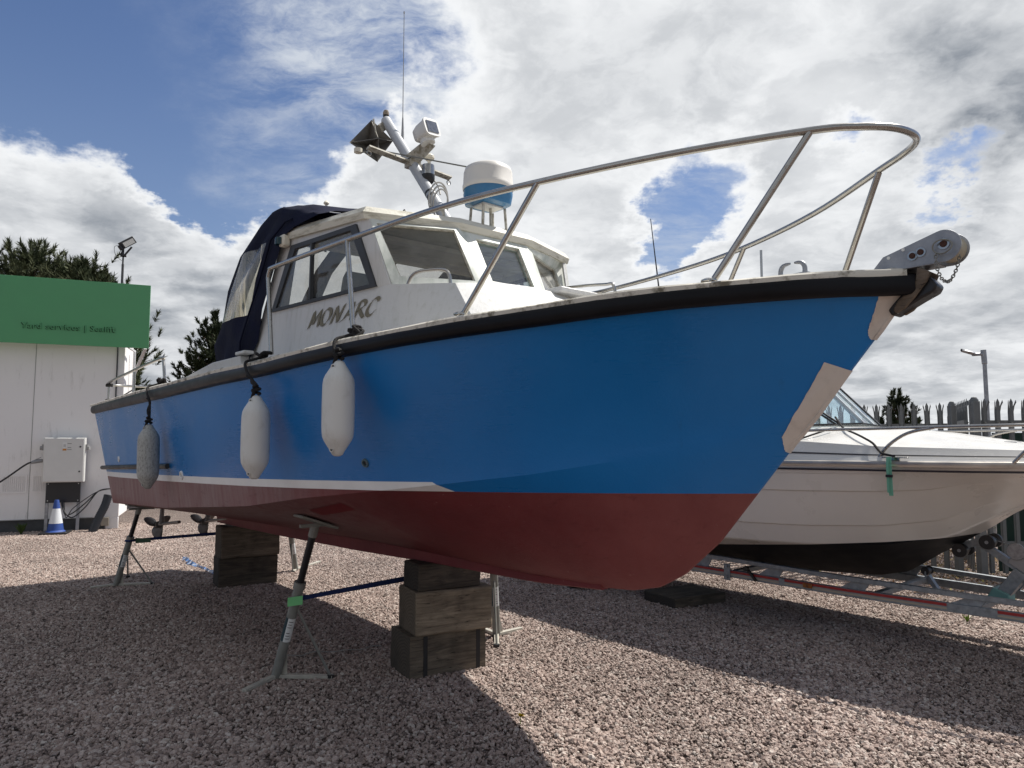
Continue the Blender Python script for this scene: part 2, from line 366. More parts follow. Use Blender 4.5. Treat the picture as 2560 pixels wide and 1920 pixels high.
def solo(name, bm, mats, label, cat, frame=FW, base=(0, 0, 0), group=None, kind=None, angle=35, bevel=0.0, flat=False, recalc=True):
    """a thing that is one mesh (coordinates in its frame)"""
    if recalc: bmesh.ops.recalc_face_normals(bm, faces=bm.faces)
    base = Vector(base); bmesh.ops.translate(bm, verts=bm.verts, vec=-base)
    me = bpy.data.meshes.new(name); bm.to_mesh(me); bm.free()
    for m in (mats if isinstance(mats, (list, tuple)) else [mats]): me.materials.append(m)
    if not flat: finish(me, angle)
    o = bpy.data.objects.new(name, me); COL.objects.link(o); o.matrix_world = frame @ Matrix.Translation(base)
    if label: o['label'] = label; o['category'] = cat
    if group: o['group'] = group
    if kind: o['kind'] = kind
    if bevel:
        md = o.modifiers.new('bevel', 'BEVEL'); md.width = bevel; md.segments = 2; md.limit_method = 'ANGLE'; md.angle_limit = R(35)
    ROOT[o.name] = base
    return o
def BM(): return bmesh.new()
def box(bm, c, s, rot=None):
    """box centred at c with full sizes s; rot is a 3x3/4x4 matrix"""
    vs = []
    for z in (-.5, .5):
        for y in (-.5, .5):
            for x in (-.5, .5):
                p = Vector((x*s[0], y*s[1], z*s[2]))
                if rot is not None: p = rot @ p
                vs.append(bm.verts.new(p+Vector(c)))
    for f in ((0, 2, 3, 1), (4, 5, 7, 6), (0, 1, 5, 4), (2, 6, 7, 3), (0, 4, 6, 2), (1, 3, 7, 5)):
        bm.faces.new([vs[i] for i in f])
    return vs
def bar(bm, a, b, w, h, up=(0, 0, 1)):
    """rectangular bar from a to b, w wide sideways, h along up"""
    a, b = Vector(a), Vector(b); d = (b-a); x = d.normalized(); up = Vector(up)
    y = up.cross(x).normalized(); z = x.cross(y)
    m = Matrix((x, y, z)).transposed()
    box(bm, (a+b)/2, (d.length, w, h), m)
def spline(pts, n=6):
    pts = [Vector(p) for p in pts]; out = []
    for i in range(len(pts)-1):
        p0 = pts[max(i-1, 0)]; p1 = pts[i]; p2 = pts[i+1]; p3 = pts[min(i+2, len(pts)-1)]
        for k in range(n):
            u = k/n
            out.append(0.5*((2*p1)+(p2-p0)*u+(2*p0-5*p1+4*p2-p3)*u*u+(3*p1-p0-3*p2+p3)*u**3))
    out.append(pts[-1]); return out
def tube(bm, pts, r, seg=10, cap=True, mi=0):
    pts = [Vector(p) for p in pts]; n = len(pts)
    rs = r if isinstance(r, (list, tuple)) else [r]*n
    tang = []
    for i in range(n):
        a = pts[max(i-1, 0)]; b = pts[min(i+1, n-1)]; tang.append((b-a).normalized())
    ref = Vector((0, 0, 1)) if abs(tang[0].z) < 0.9 else Vector((1, 0, 0))
    u = ref.cross(tang[0]).normalized(); rings = []
    for i in range(n):
        if i:
            q = tang[i-1].rotation_difference(tang[i]); u = q @ u
        u = (u-tang[i]*u.dot(tang[i])).normalized(); w = tang[i].cross(u)
        rings.append([bm.verts.new(pts[i]+(u*math.cos(a)+w*math.sin(a))*rs[i]) for a in (2*math.pi*k/seg for k in range(seg))])
    for i in range(n-1):
        for k in range(seg):
            f = bm.faces.new((rings[i][k], rings[i][(k+1) % seg], rings[i+1][(k+1) % seg], rings[i+1][k])); f.material_index = mi
    if cap:
        bm.faces.new(rings[0][::-1]).material_index = mi; bm.faces.new(rings[-1]).material_index = mi
def lathe(bm, prof, mat=None, seg=24, mi=0):
    """profile of (r, z) about z, placed by mat"""
    mat = mat or Matrix.Identity(4); rings = []
    for r, z in prof:
        if r < 1e-6: rings.append([bm.verts.new(mat @ Vector((0, 0, z)))])
        else: rings.append([bm.verts.new(mat @ Vector((r*math.cos(a), r*math.sin(a), z))) for a in (2*math.pi*k/seg for k in range(seg))])
    for a, b in zip(rings[:-1], rings[1:]):
        for k in range(seg):
            q = (k+1) % seg
            if len(a) == 1 and len(b) == 1: continue
            if len(a) == 1: f = bm.faces.new((a[0], b[q], b[k]))
            elif len(b) == 1: f = bm.faces.new((a[k], a[q], b[0]))
            else: f = bm.faces.new((a[k], a[q], b[q], b[k]))
            f.material_index = mi
def place(p, d, up=None):
    """matrix that puts local z along d at p"""
    d = Vector(d).normalized(); q = d.to_track_quat('Z', 'Y')
    return Matrix.Translation(Vector(p)) @ q.to_matrix().to_4x4()
def grid(bm, rows, mi=0):
    vs = [[bm.verts.new(Vector(p)) for p in r] for r in rows]
    for a, b in zip(vs[:-1], vs[1:]):
        for k in range(len(a)-1):
            try: bm.faces.new((a[k], a[k+1], b[k+1], b[k])).material_index = mi
            except ValueError: pass
    return vs
def slab(bm, poly, off):
    """polygon (list of 3D points) extruded by vector off"""
    off = Vector(off); a = [bm.verts.new(Vector(p)) for p in poly]; b = [bm.verts.new(Vector(p)+off) for p in poly]
    bm.faces.new(a[::-1]); bm.faces.new(b); n = len(a)
    for i in range(n): bm.faces.new((a[i], a[(i+1) % n], b[(i+1) % n], b[i]))
def ring_panel(bm, outer, inner, off):
    """quad panel with a quad hole, extruded by off"""
    off = Vector(off); n = len(outer)
    A = [bm.verts.new(Vector(p)) for p in outer]; B = [bm.verts.new(Vector(p)) for p in inner]
    A2 = [bm.verts.new(Vector(p)+off) for p in outer]; B2 = [bm.verts.new(Vector(p)+off) for p in inner]
    for i in range(n):
        j = (i+1) % n
        bm.faces.new((A[i], A[j], B[j], B[i])); bm.faces.new((A2[j], A2[i], B2[i], B2[j]))
        bm.faces.new((A[j], A[i], A2[i], A2[j])); bm.faces.new((B[i], B[j], B2[j], B2[i]))
def ip(x, xs, ys): return float(np.interp(x, xs, ys))
def copy_tree(o, parent=None):
    c = o.copy(); COL.objects.link(c)
    if parent: c.parent = parent
    for ch in list(o.children): copy_tree(ch, c)
    return c

# ------------------------------------------------------------------ ground and gravel
def ground_mat():
    m = bpy.data.materials.new('gravel ground'); m.use_nodes = True
    T = NT(m.node_tree); p = T.n['Principled BSDF']; p.inputs['Roughness'].default_value = 0.95; p.inputs['Specular IOR Level'].default_value = 0.2
    co = T.new('ShaderNodeTexCoord').outputs['Object']
    v = T.new('ShaderNodeTexVoronoi'); T.put(v.inputs['Vector'], co); v.inputs['Scale'].default_value = 60
    h = T.new('ShaderNodeSeparateColor'); T.put(h.inputs[0], v.outputs['Color'])
    c = T.colramp(h.outputs[0], STONES)
    c = T.vmath('SCALE', c, scale=T.ramp(T.noise(co, 0.6, 5, 0.6), 0.3, 0.7, 0.72, 1.0))
    c = T.vmath('SCALE', c, scale=T.ramp(v.outputs['Distance'], 0.2, 0.7, 0.95, 0.55))
    b = T.new('ShaderNodeBump'); b.inputs['Distance'].default_value = 0.03; b.inputs['Strength'].default_value = 1.0; b.invert = True
    T.put(b.inputs['Height'], v.outputs['Distance']); T.l.new(b.outputs[0], p.inputs['Normal'])
    T.put(p.inputs['Base Color'], c)
    return m
STONES = [(0.0, (0.10, 0.079, 0.070)), (0.10, (0.205, 0.157, 0.137)), (0.32, (0.325, 0.247, 0.215)), (0.62, (0.405, 0.320, 0.280)), (0.86, (0.465, 0.385, 0.342)), (1.0, (0.54, 0.48, 0.43))]
def stone_mat():
    m = bpy.data.materials.new('pink granite chippings'); m.use_nodes = True
    T = NT(m.node_tree); p = T.n['Principled BSDF']; p.inputs['Roughness'].default_value = 0.8; p.inputs['Specular IOR Level'].default_value = 0.3
    r = T.new('ShaderNodeObjectInfo').outputs['Random']
    g = T.new('ShaderNodeNewGeometry').outputs['Position']
    c = T.colramp(r, STONES)
    c = T.vmath('SCALE', c, scale=T.ramp(T.noise(g, 0.8, 6, 0.62), 0.3, 0.7, 0.70, 1.08))
    c = T.vmath('SCALE', c, scale=T.ramp(T.noise(g, 180, 3, 0.6), 0.3, 0.7, 0.8, 1.15))
    T.put(p.inputs['Base Color'], c); return m
M_GROUND = ground_mat(); M_STONE = stone_mat()
bm = BM(); grid(bm, [[(-500, -500, -0.012), (500, -500, -0.012)], [(-500, 500, -0.012), (500, 500, -0.012)]])
g = solo('ground', bm, M_GROUND, None, None, kind='structure')

def gravel():
    bm = BM()
    rows = []
    for y in (2.0, 3.2, 4.5, 6.0, 8.0, 10.5, 13.5):
        rows.append([(-y*0.86-1.8, y, -0.004), (-y*0.25, y, -0.004), (y*0.25, y, -0.004), (y*0.82+1.0, y, -0.004)])
    grid(bm, rows)
    o = solo('gravel', bm, M_STONE, 'loose pinkish grey granite chippings covering the boatyard', 'gravel', kind='stuff')
    ng = bpy.data.node_groups.new('gravel scatter', 'GeometryNodeTree')
    ng.interface.new_socket('Geometry', in_out='INPUT', socket_type='NodeSocketGeometry')
    ng.interface.new_socket('Geometry', in_out='OUTPUT', socket_type='NodeSocketGeometry')
    N, K = ng.nodes, ng.links
    gi = N.new('NodeGroupInput'); go = N.new('NodeGroupOutput')
    join = N.new('GeometryNodeJoinGeometry')
    for k in range(6):
        ico = N.new('GeometryNodeMeshIcoSphere'); ico.inputs['Radius'].default_value = 0.0107; ico.inputs['Subdivisions'].default_value = 2
        tr = N.new('GeometryNodeTransform'); tr.inputs['Scale'].default_value = [(1.25, 0.9, 0.7), (1.0, 1.0, 0.75), (1.5, 0.8, 0.65), (1.1, 0.75, 0.9), (1.3, 1.1, 0.55), (0.9, 0.9, 0.8)][k]
        sp = N.new('GeometryNodeSetPosition')
        nz = N.new('ShaderNodeTexNoise'); nz.inputs['Scale'].default_value = 68; nz.inputs['Detail'].default_value = 1.0
        pos = N.new('GeometryNodeInputPosition')
        ad = N.new('ShaderNodeVectorMath'); ad.operation = 'ADD'; ad.inputs[1].default_value = (k*3.7, k*1.3, k*2.9)
        K.new(pos.outputs[0], ad.inputs[0]); K.new(ad.outputs[0], nz.inputs['Vector'])
        sb = N.new('ShaderNodeVectorMath'); sb.operation = 'SUBTRACT'; sb.inputs[1].default_value = (0.5, 0.5, 0.5)
        K.new(nz.outputs['Color'], sb.inputs[0])
        sc = N.new('ShaderNodeVectorMath'); sc.operation = 'SCALE'; sc.inputs['Scale'].default_value = 0.023
        K.new(sb.outputs[0], sc.inputs[0])
        K.new(ico.outputs['Mesh'], tr.inputs['Geometry']); K.new(tr.outputs[0], sp.inputs['Geometry']); K.new(sc.outputs[0], sp.inputs['Offset'])
        gti = N.new('GeometryNodeGeometryToInstance'); K.new(sp.outputs[0], gti.inputs[0]); K.new(gti.outputs[0], join.inputs[0])
    ds = N.new('GeometryNodeDistributePointsOnFaces'); ds.inputs['Density'].default_value = 5000; ds.inputs['Seed'].default_value = 3
    K.new(gi.outputs[0], ds.inputs['Mesh'])
    rr = N.new('FunctionNodeRandomValue'); rr.data_type = 'FLOAT_VECTOR'; rr.inputs['Min'].default_value = (-0.6, -0.6, 0); rr.inputs['Max'].default_value = (0.6, 0.6, 6.28)
    rs = N.new('FunctionNodeRandomValue'); rs.data_type = 'FLOAT'; rs.inputs['Min'].default_value = 0.0; rs.inputs['Max'].default_value = 1.0; rs.inputs['Seed'].default_value = 5
    pw = N.new('ShaderNodeMath'); pw.operation = 'POWER'; K.new(rs.outputs['Value'], pw.inputs[0]); pw.inputs[1].default_value = 3.5
    ml = N.new('ShaderNodeMath'); ml.operation = 'MULTIPLY_ADD'; K.new(pw.outputs[0], ml.inputs[0]); ml.inputs[1].default_value = 0.75; ml.inputs[2].default_value = 0.62
    pn = N.new('ShaderNodeTexNoise'); pn.inputs['Scale'].default_value = 0.75; pn.inputs['Detail'].default_value = 3.0
    pp = N.new('GeometryNodeInputPosition'); K.new(pp.outputs[0], pn.inputs['Vector'])
    mr = N.new('ShaderNodeMapRange'); mr.inputs['From Min'].default_value = 0.50; mr.inputs['From Max'].default_value = 0.68; mr.inputs['To Min'].default_value = 0.95; mr.inputs['To Max'].default_value = 1.5
    K.new(pn.outputs[0], mr.inputs['Value'])
    mm = N.new('ShaderNodeMath'); mm.operation = 'MULTIPLY'; K.new(ml.outputs[0], mm.inputs[0]); K.new(mr.outputs[0], mm.inputs[1]); ml = mm
    io = N.new('GeometryNodeInstanceOnPoints'); io.inputs['Pick Instance'].default_value = True
    K.new(ds.outputs['Points'], io.inputs['Points']); K.new(join.outputs[0], io.inputs['Instance'])
    K.new(rr.outputs['Value'], io.inputs['Rotation']); K.new(ml.outputs[0], io.inputs['Scale'])
    sm = N.new('GeometryNodeSetMaterial'); sm.inputs['Material'].default_value = M_STONE
    K.new(io.outputs[0], sm.inputs[0]); K.new(sm.outputs[0], go.inputs[0])
    md = o.modifiers.new('scatter', 'NODES'); md.node_group = ng
gravel()

# ------------------------------------------------------------------ blue cabin boat: hull lines (t aft from stem at waterline, v half-breadth)
WGX = [-.65, -.56, -.48, -.376, -.2, 0, .25, .53, .85, 1.2, 1.6, 2, 3, 4.5, 6, 7.5]
WGY = [.015, .11, .21, .31, .44, .57, .70, .81, .92, 1.01, 1.08, 1.13, 1.20, 1.21, 1.16, 1.06]
WCX = [-.42, -.2, 0, .15, .333, .5, .8, 1.07, 1.54, 2.25, 2.86, 3.5, 4.5, 6, 7.3]
WCY = [.016, .075, .165, .245, .345, .44, .585, .69, .83, .98, 1.05, 1.08, 1.09, 1.06, 1.0]
ZCX = [-.42, -.2, 0, .15, .333, .5, .8, 1.07, 1.54, 2.25, 2.86, 4.5, 6.69, 7.3]
ZCY = [1.82, 1.60, 1.515, 1.475, 1.440, 1.405, 1.352, 1.318, 1.262, 1.185, 1.105, 0.985, 0.895, 0.88]
STX = [-.65, -.556, -.36, -.136, .014, .19, .373, .51, .675, .92, 1.34, 2.0, 3.0, 4.5, 6.9, 7.3]
STZ = [2.06, 1.963, 1.726, 1.458, 1.28, 1.072, .911, .835, .795, .775, .765, .77, .77, .74, .70, .695]
ZGX = [-.65, 0, .5, 1.1, 1.6, 2.4, 3.2, 4.4, 6, 7.3]
ZLO = [2.016, 1.988, 1.96, 1.936, 1.914, 1.872, 1.851, 1.824, 1.812, 1.805]
ZHI = [2.092, 2.062, 2.034, 2.006, 1.985, 1.950, 1.938, 1.915, 1.90, 1.895]
def wg(t): return ip(t, WGX, WGY)
def zlo(t): return ip(t, ZGX, ZLO)
def zhi(t): return ip(t, ZGX, ZHI)
def section(t, nb=12, nu=22):
    zs = ip(t, STX, STZ); w = wg(t); z1 = (zlo(t)+zhi(t))/2
    if t < -.42: wc_, zc_ = min(.016, w), zs+0.012
    else: wc_, zc_ = ip(t, WCX, WCY), ip(t, ZCX, ZCY)
    wc_ = min(wc_, w)
    pts = []
    pts.append((0.0, zs-.003))
    for i in range(nb):
        s = i/nb; pts.append((0.010+(wc_-0.010)*s if wc_ > .010 else wc_*s, zs+(zc_-zs)*(s**(1.12 if t < 2 else 1.0))))
    q = ip(t, [-.6, 0.5, 2, 4], [1.25, 1.25, 1.12, 1.0])
    for i in range(nu+1):
        u = i/nu; pts.append((wc_+(w-wc_)*u**q, zc_+(z1-zc_)*u))
    return pts
def rake(t, z):
    if t <= 6.0: return t
    te = 6.62+0.72*(z-.904)
    return 6.0+(t-6.0)*(te-6.0)
def hb(t, z):
    s = section(t); zs = [p[1] for p in s]; vs = [p[0] for p in s]
    return float(np.interp(z, zs, vs))
def redz(t): return 1.288-0.0203*t

boat = thing('cabin_boat', 'blue hulled motor boat with white wheelhouse and red underside, propped on timber blocks and stands', 'boat', FB, (0, 0, 0))

def build_hull():
    ts = list(np.linspace(-.65, 1.6, 76))+list(np.linspace(1.65, 7.0, 70))
    bm = BM(); rows_p = []
    for sgn in (-1, 1):
        rows = [[L(rake(t, z), sgn*v, z) for v, z in section(t)] for t in ts]
        grid(bm, rows)
    # transom
    e = [(v, z) for v, z in section(7.0)]
    rows = []
    for v, z in e:
        rows.append([L(rake(7.0, z)+0.05*(1-(k/4)**2), v*k/4, z) for k in range(-4, 5)])
    grid(bm, rows)
    bmesh.ops.remove_doubles(bm, verts=bm.verts, dist=0.0006)
    def cut(p, n): bmesh.ops.bisect_plane(bm, geom=bm.verts[:]+bm.edges[:]+bm.faces[:], plane_co=p, plane_no=n, dist=1e-5)
    nrm = Vector((-0.0203, 0, 1)).normalized()
    cut(Vector((0, 0, 1.288)), nrm); cut(Vector((0, 0, 1.288+0.046)), nrm)
    tipn = Vector((0.046, 0, 0.085)).normalized(); cut(L(1.195, 0, 1.264), tipn)
    bm.faces.ensure_lookup_table()
    cls = {}
    for f in bm.faces:
        c = f.calc_center_median(); t = -c.x; zr = c.z-redz(t)
        if zr < 0: k = 1
        elif zr < 0.046 and (c-L(1.195, 0, 1.264)).dot(tipn) < 0: k = 2
        else: k = 0
        cls[f.index] = k
    names = [('hull', M_BLUE), ('hull_bottom', M_RED), ('boot_stripe', M_STRIPE)]
    for k, (nm, m) in enumerate(names):
        b2 = bm.copy(); b2.faces.ensure_lookup_table()
        bmesh.ops.delete(b2, geom=[f for f in b2.faces if cls[f.index] != k], context='FACES')
        part(nm, b2, m, boat, angle=14)
    bm.free()
    # keel
    bm = BM(); rows = []
    KX = [.86, 1.34, 2.3, 3.35, 3.74, 4.8, 6.45]; KZ = [.768, .735, .716, .681, .674, .651, .632]
    tt = list(np.linspace(.86, 6.45, 40))
    for t in tt:
        kz = ip(t, KX, KZ); w = 0.030+0.0*t; zt = ip(t, STX, STZ)+0.06
        rows.append([L(t, -w*1.6, zt), L(t, -w*1.1, kz+.05), L(t, -w, kz+.006), L(t, -w*.7, kz), L(t, w*.7, kz), L(t, w, kz+.006), L(t, w*1.1, kz+.05), L(t, w*1.6, zt)])
    vs = grid(bm, rows); bm.faces.new(vs[-1]); bm.faces.new(vs[0][::-1])
    part('keel', bm, M_RED, boat)
    # rubbing strake round both sides and the stern
    bm = BM()
    def prof(t, sgn):
        w = wg(t); a, b = zlo(t), zhi(t); h = (b-a)/2; m = (a+b)/2; out = []
        for k in range(9):
            an = -math.pi/2+math.pi*k/8
            out.append(L(rake(t, m), sgn*(w-.008+0.042*max(0, math.cos(an))**.6), m+h*math.sin(an)))
        return out
    st = list(np.linspace(-.65, 1, 40))+list(np.linspace(1.05, 6.9, 60))
    for sgn in (-1, 1):
        rows = [prof(t, sgn) for t in st]; vs = grid(bm, rows)
    # stern corners + transom part of the strake
    a0 = rake(6.9, 1.85); wE = wg(6.9); m = 1.85; h = .044; rows = []
    pth = [(a0, -wE)]+[(a0+.09+.10*math.sin(a), -wE+.13-.13*math.cos(a)) for a in np.linspace(0.1, math.pi/2, 8)]
    pth += [(a0+.19, v) for v in np.linspace(-wE+.2, wE-.2, 6)]
    pth += [(t, -v) for t, v in pth[:9][::-1]]
    for i, (t, v) in enumerate(pth):
        p = Vector(pth[max(0, i-1)]); q = Vector(pth[min(len(pth)-1, i+1)]); d = (q-p).normalized(); nx, ny = -d.y, d.x
        n2 = Vector((d.y, -d.x)); n2 = -n2 if (n2.x*0+n2.x) < -2 else n2
        o_ = Vector((t-a0+.5, v)).normalized()
        if n2.dot(o_) < 0: n2 = -n2
        rows.append([L(t+n2.x*(.042*max(0, math.cos(an))**.6-.008), v+n2.y*(.042*max(0, math.cos(an))**.6-.008), m+h*math.sin(an)) for an in (-math.pi/2+math.pi*k/8 for k in range(9))])
    grid(bm, rows)
    part('rubbing_strake', bm, M_RUB, boat, angle=50)
    # deck and gunwale lip
    bm = BM(); rows = []
    for t in list(np.linspace(-.63, 1, 30))+list(np.linspace(1.1, 7.05, 40)):
        w = wg(t); z = zhi(t); tr = rake(t, z)
        lip = 0.016+.003*math.sin(t*9)
        r_ = [L(tr, -w-.024, z-.010), L(tr, -w-.026, z+lip*.45), L(tr, -w-.018, z+lip*.9), L(tr, -w+.004, z+lip), L(tr, -w*.8, z+lip+.004), L(tr, 0, z+lip+.03)]
        rows.append(r_+[Vector((p.x, -p.y, p.z)) for p in r_[:-1][::-1]])
    grid(bm, rows)
    part('deck', bm, M_DECK, boat, angle=40)
build_hull()

# fake-free primer patches near the stem: sheets lying 2 mm on the hull
def hull_patch(left, right):
    bm = BM(); rows = []
    for i_, ((t, z), (t2, z2)) in enumerate(zip(left, right)):
        half = []; t += .0006*math.sin(i_*2.3)+.0005*math.sin(i_*5.1)
        for k in range(11):
            a, b = t+(t2-t)*k/10, z+(z2-z)*k/10; half.append((a, hb(a, b)+.0035, b))
        e = half[-1]; half[-1] = (e[0]-.001, max(e[1], .0145), e[2])
        row = [L(a, -v, b) for a, v, b in half]+[L(t2-.008, 0, z2-.003)]
        rows.append(row+[Vector((p.x, -p.y, p.z)) for p in row[:-1][::-1]])
    grid(bm, rows); part('primer_patch', bm, M_PATCH, boat, recalc=True)
def dens(pts, n=34):
    pts = np.array(pts); s = np.linspace(0, len(pts)-1, n); i = np.arange(len(pts))
    return list(zip(np.interp(s, i, pts[:, 0]), np.interp(s, i, pts[:, 1])))
hull_patch(dens([(-.545, 2.022), (-.521, 1.981), (-.499, 1.942), (-.487, 1.922), (-.477, 1.899), (-.476, 1.884), (-.480, 1.874)]),
           dens([(-.600, 2.022), (-.574, 1.985), (-.550, 1.956), (-.530, 1.930), (-.512, 1.906), (-.497, 1.889), (-.486, 1.875)]))
hull_patch(dens([(-.335, 1.799), (-.278, 1.715), (-.218, 1.624), (-.143, 1.519), (-.137, 1.487), (-.133, 1.463)]),
           dens([(-.394, 1.769), (-.332, 1.690), (-.270, 1.610), (-.200, 1.530), (-.165, 1.493), (-.137, 1.458)]))

def near(t, z, off=0.0): return L(t, -(hb(t, z)+off), z)
# skin fittings
for (t, z, m, r) in ((5.997, 1.338, M_STRIPE, .030), (3.976, 1.258, M_STRIPE, .034), (1.67, 1.394, pmat('grey green fitting', (.07, .12, .14), .4), .024)):
    bm = BM(); c = near(t, z); n = (near(t+.05, z)-near(t-.05, z)).cross(near(t, z+.05)-near(t, z-.05)).normalized()
    if n.y > 0: n = -n
    lathe(bm, [(r*.5, -.01), (r*.5, .004), (r*.62, .010), (r*.9, .009), (r, .002), (r, -.01)], place(c, n), 18)
    f = part('skin_fitting', bm, m, boat)
    bm = BM(); lathe(bm, [(0, .001), (r*.5, .001)], place(c, n), 14); part('outlet_hole', bm, M_BLACK, f)
bm = BM(); pts = [near(t, 1.232+.0310*(7.0-t), .012) for t in np.linspace(6.95, 4.25, 14)]
tube(bm, pts, .021, 10); part('quarter_fender', bm, M_RUB, boat)

# ---- wheelhouse
def mir(p): return Vector((p[0], -p[1], p[2]))
def mirl(ps): return [mir(p) for p in ps]
FBc, FT, AT, AB = L(1.767, -.71, 2.36), L(1.91, -.78, 2.785), L(2.80, -.885, 2.825), L(3.02, -.925, 2.30)
WBL, WBR, WTR, WTL = L(2.885, -.905, 2.34), L(1.875, -.735, 2.365), L(2.00, -.797, 2.725), L(2.69, -.868, 2.735)
bm = BM()
for s in (0, 1):
    f = (lambda q: q) if s == 0 else mirl
    ring_panel(bm, f([AB, FBc, FT, AT]), f([WBL, WBR, WTR, WTL]), (0, .03 if s == 0 else -.03, 0))
# trunk sides below the window line, round to the front
bt = [(3.22, .95), (2.9, .93), (2.6, .905), (2.2, .86), (1.85, .80), (1.5, .71), (1.12, .585)]
tp = [(3.02, .925, 2.30), (2.885, .905, 2.318), (2.6, .86, 2.328), (2.2, .79, 2.345), (1.767, .71, 2.36), (1.6, .585, 2.355), (1.45, .50, 2.345)]
for sgn in (-1, 1):
    rows = []
    for (tb, vb), (t2, v2, z2) in zip(bt, tp):
        zb = zhi(tb)+.02
        rows.append([L(tb+(t2-tb)*k/5, sgn*(vb+(v2-vb)*k/5), zb+(z2-zb)*k/5) for k in range(6)])
    grid(bm, rows)
# sloping front and coachroof top
fb = [L(1.12, -.585, 2.02), L(.98, -.30, 2.05), L(.95, 0, 2.06), L(.98, .30, 2.05), L(1.12, .585, 2.02)]
ft = [L(1.45, -.50, 2.345), L(1.40, -.25, 2.375), L(1.38, 0, 2.38), L(1.40, .25, 2.375), L(1.45, .50, 2.345)]
rows = [[a.lerp(b, k/6) for a, b in zip(fb, ft)] for k in range(7)]; grid(bm, rows)
rows = [ft, [L(1.60, -.585, 2.355), L(1.56, -.25, 2.395), L(1.56, 0, 2.40), L(1.56, .25, 2.395), L(1.60, .585, 2.355)],
        [L(1.767, -.71, 2.36), L(1.75, -.3, 2.40), L(1.75, 0, 2.40), L(1.75, .3, 2.40), L(1.767, .71, 2.36)]]
grid(bm, rows)
bmesh.ops.remove_doubles(bm, verts=bm.verts, dist=.001)
cabin = part('cabin', bm, M_WHITE, boat, angle=25)
# aft bulkhead frame of the wheelhouse (open doorway)
bm = BM(); ring_panel(bm, [AB, mir(AB), mir(AT), AT], [L(2.99, -.80, 2.1), L(2.99, .80, 2.1), L(2.81, .78, 2.80), L(2.81, -.78, 2.80)], (-.02, 0, 0))
part('bulkhead', bm, M_INTER, boat)
# windscreen: three facets, each a frame with a pane
def facet(o4, i4, m):
    n = (Vector(o4[1])-Vector(o4[0])).cross(Vector(o4[3])-Vector(o4[0])).normalized()
    bm = BM(); ring_panel(bm, o4, i4, -n*.035)
    f = part('windscreen_frame', bm, M_PILLAR, boat)
    bm = BM(); pane = [Vector(p)-n*.022 for p in i4]; slab(bm, pane, -n*.004); part('pane', bm, m, f, flat=True)
    bm = BM()
    for a, b in zip(i4, list(i4[1:])+[i4[0]]):
        bar(bm, Vector(a)-n*.017, Vector(b)-n*.017, .012, .012, n)
    part('glazing_bead', bm, M_GREYFR if False else M_DIRTYPL, f)
oB, iB, iT, oT = L(1.762, -.70, 2.362), L(1.535, -.225, 2.395), L(1.735, -.255, 2.76), L(1.905, -.775, 2.775)
pBL, pBR, pTR, pTL = L(1.755, -.655, 2.412), L(1.548, -.285, 2.412), L(1.738, -.315, 2.70), L(1.90, -.725, 2.715)
def snap(o4, p):
    n = (o4[1]-o4[0]).cross(o4[3]-o4[0]).normalized(); return p-n*(p-o4[0]).dot(n)
O = [oB, iB, iT, oT]; facet(O, [snap(O, p) for p in (pBL, pBR, pTR, pTL)], M_GLASS)
O2 = [mir(p) for p in (iB, oB, oT, iT)]; facet(O2, [snap(O2, mir(p)) for p in (pBR, pBL, pTL, pTR)], M_GLASS)
O3 = [iB, mir(iB), mir(iT), iT]; facet(O3, [snap(O3, p) for p in (L(1.54, -.165, 2.425), L(1.54, .165, 2.425), L(1.715, .17, 2.695), L(1.715, -.17, 2.695))], M_GLASS2)
# roof with overhanging brow
ol = [L(2.83, -.905, 2.835), L(1.905, -.80, 2.79), L(1.715, -.275, 2.785), L(1.715, .275, 2.785), L(1.905, .80, 2.79), L(2.83, .905, 2.835)]
bm = BM(); cen = L(2.3, 0, 2.82)
lo = [bm.verts.new(p+Vector((0, 0, -.045))) for p in ol]
lo2 = [bm.verts.new(p+Vector((0, 0, -.008))+(p-cen).normalized()*.012) for p in ol]
hi = [bm.verts.new(p+Vector((0, 0, .028))-(p-cen).normalized()*.02) for p in ol]
cr = [bm.verts.new(p.lerp(cen, .45)+Vector((0, 0, .075))) for p in ol]
for a, b in ((lo, lo2), (lo2, hi), (hi, cr)):
    for i in range(6): bm.faces.new((a[i], a[(i+1) % 6], b[(i+1) % 6], b[i]))
bm.faces.new(cr); bm.faces.new(lo[::-1])
part('roof', bm, M_BROW, boat, angle=20)
# ceiling strips seen through the screen
bm = BM()
for t in (2.15, 2.5): bar(bm, L(t, -.68, 2.735), L(t, .68, 2.735), .06, .03)
parts('ceiling_batten', bm, M_INTER, boat)
# side windows: dark frame, two panes, mullion
for s in (0, 1):
    f = (lambda p: p) if s == 0 else mir
    off = Vector((0, -.012, 0)) if s == 0 else Vector((0, .012, 0))
    def inset(a, k): 
        c = (WBL+WBR+WTR+WTL)/4; return a+(c-a).normalized()*k
    outer = [f(p)+off for p in (WBL, WBR, WTR, WTL)]
    inn = [f(inset(p, .046))+off for p in (WBL, WBR, WTR, WTL)]
    out2 = [f(inset(p, -.012))+off for p in (WBL, WBR, WTR, WTL)]
    bm = BM(); ring_panel(bm, out2, inn, -off*2.2)
    w = part('side_window', bm, M_GREYFR, boat)
    mb, mt = inn[0].lerp(inn[1], .40), inn[3].lerp(inn[2], .33)
    bm = BM(); bar(bm, mb+off*-.4, mt+off*-.4, .018, .022, (0, 1, 0)); part('mullion', bm, M_GREYFR, w)
    bm = BM(); slab(bm, [p-off*1.1 for p in (inn[0], mb, mt, inn[3])], off*.3); part('pane', bm, M_GLASS, w, flat=True)
    bm = BM(); slab(bm, [p-off*1.7 for p in (mb, inn[1], inn[2], mt)], off*.3); part('pane', bm, M_GLASS, w, flat=True)
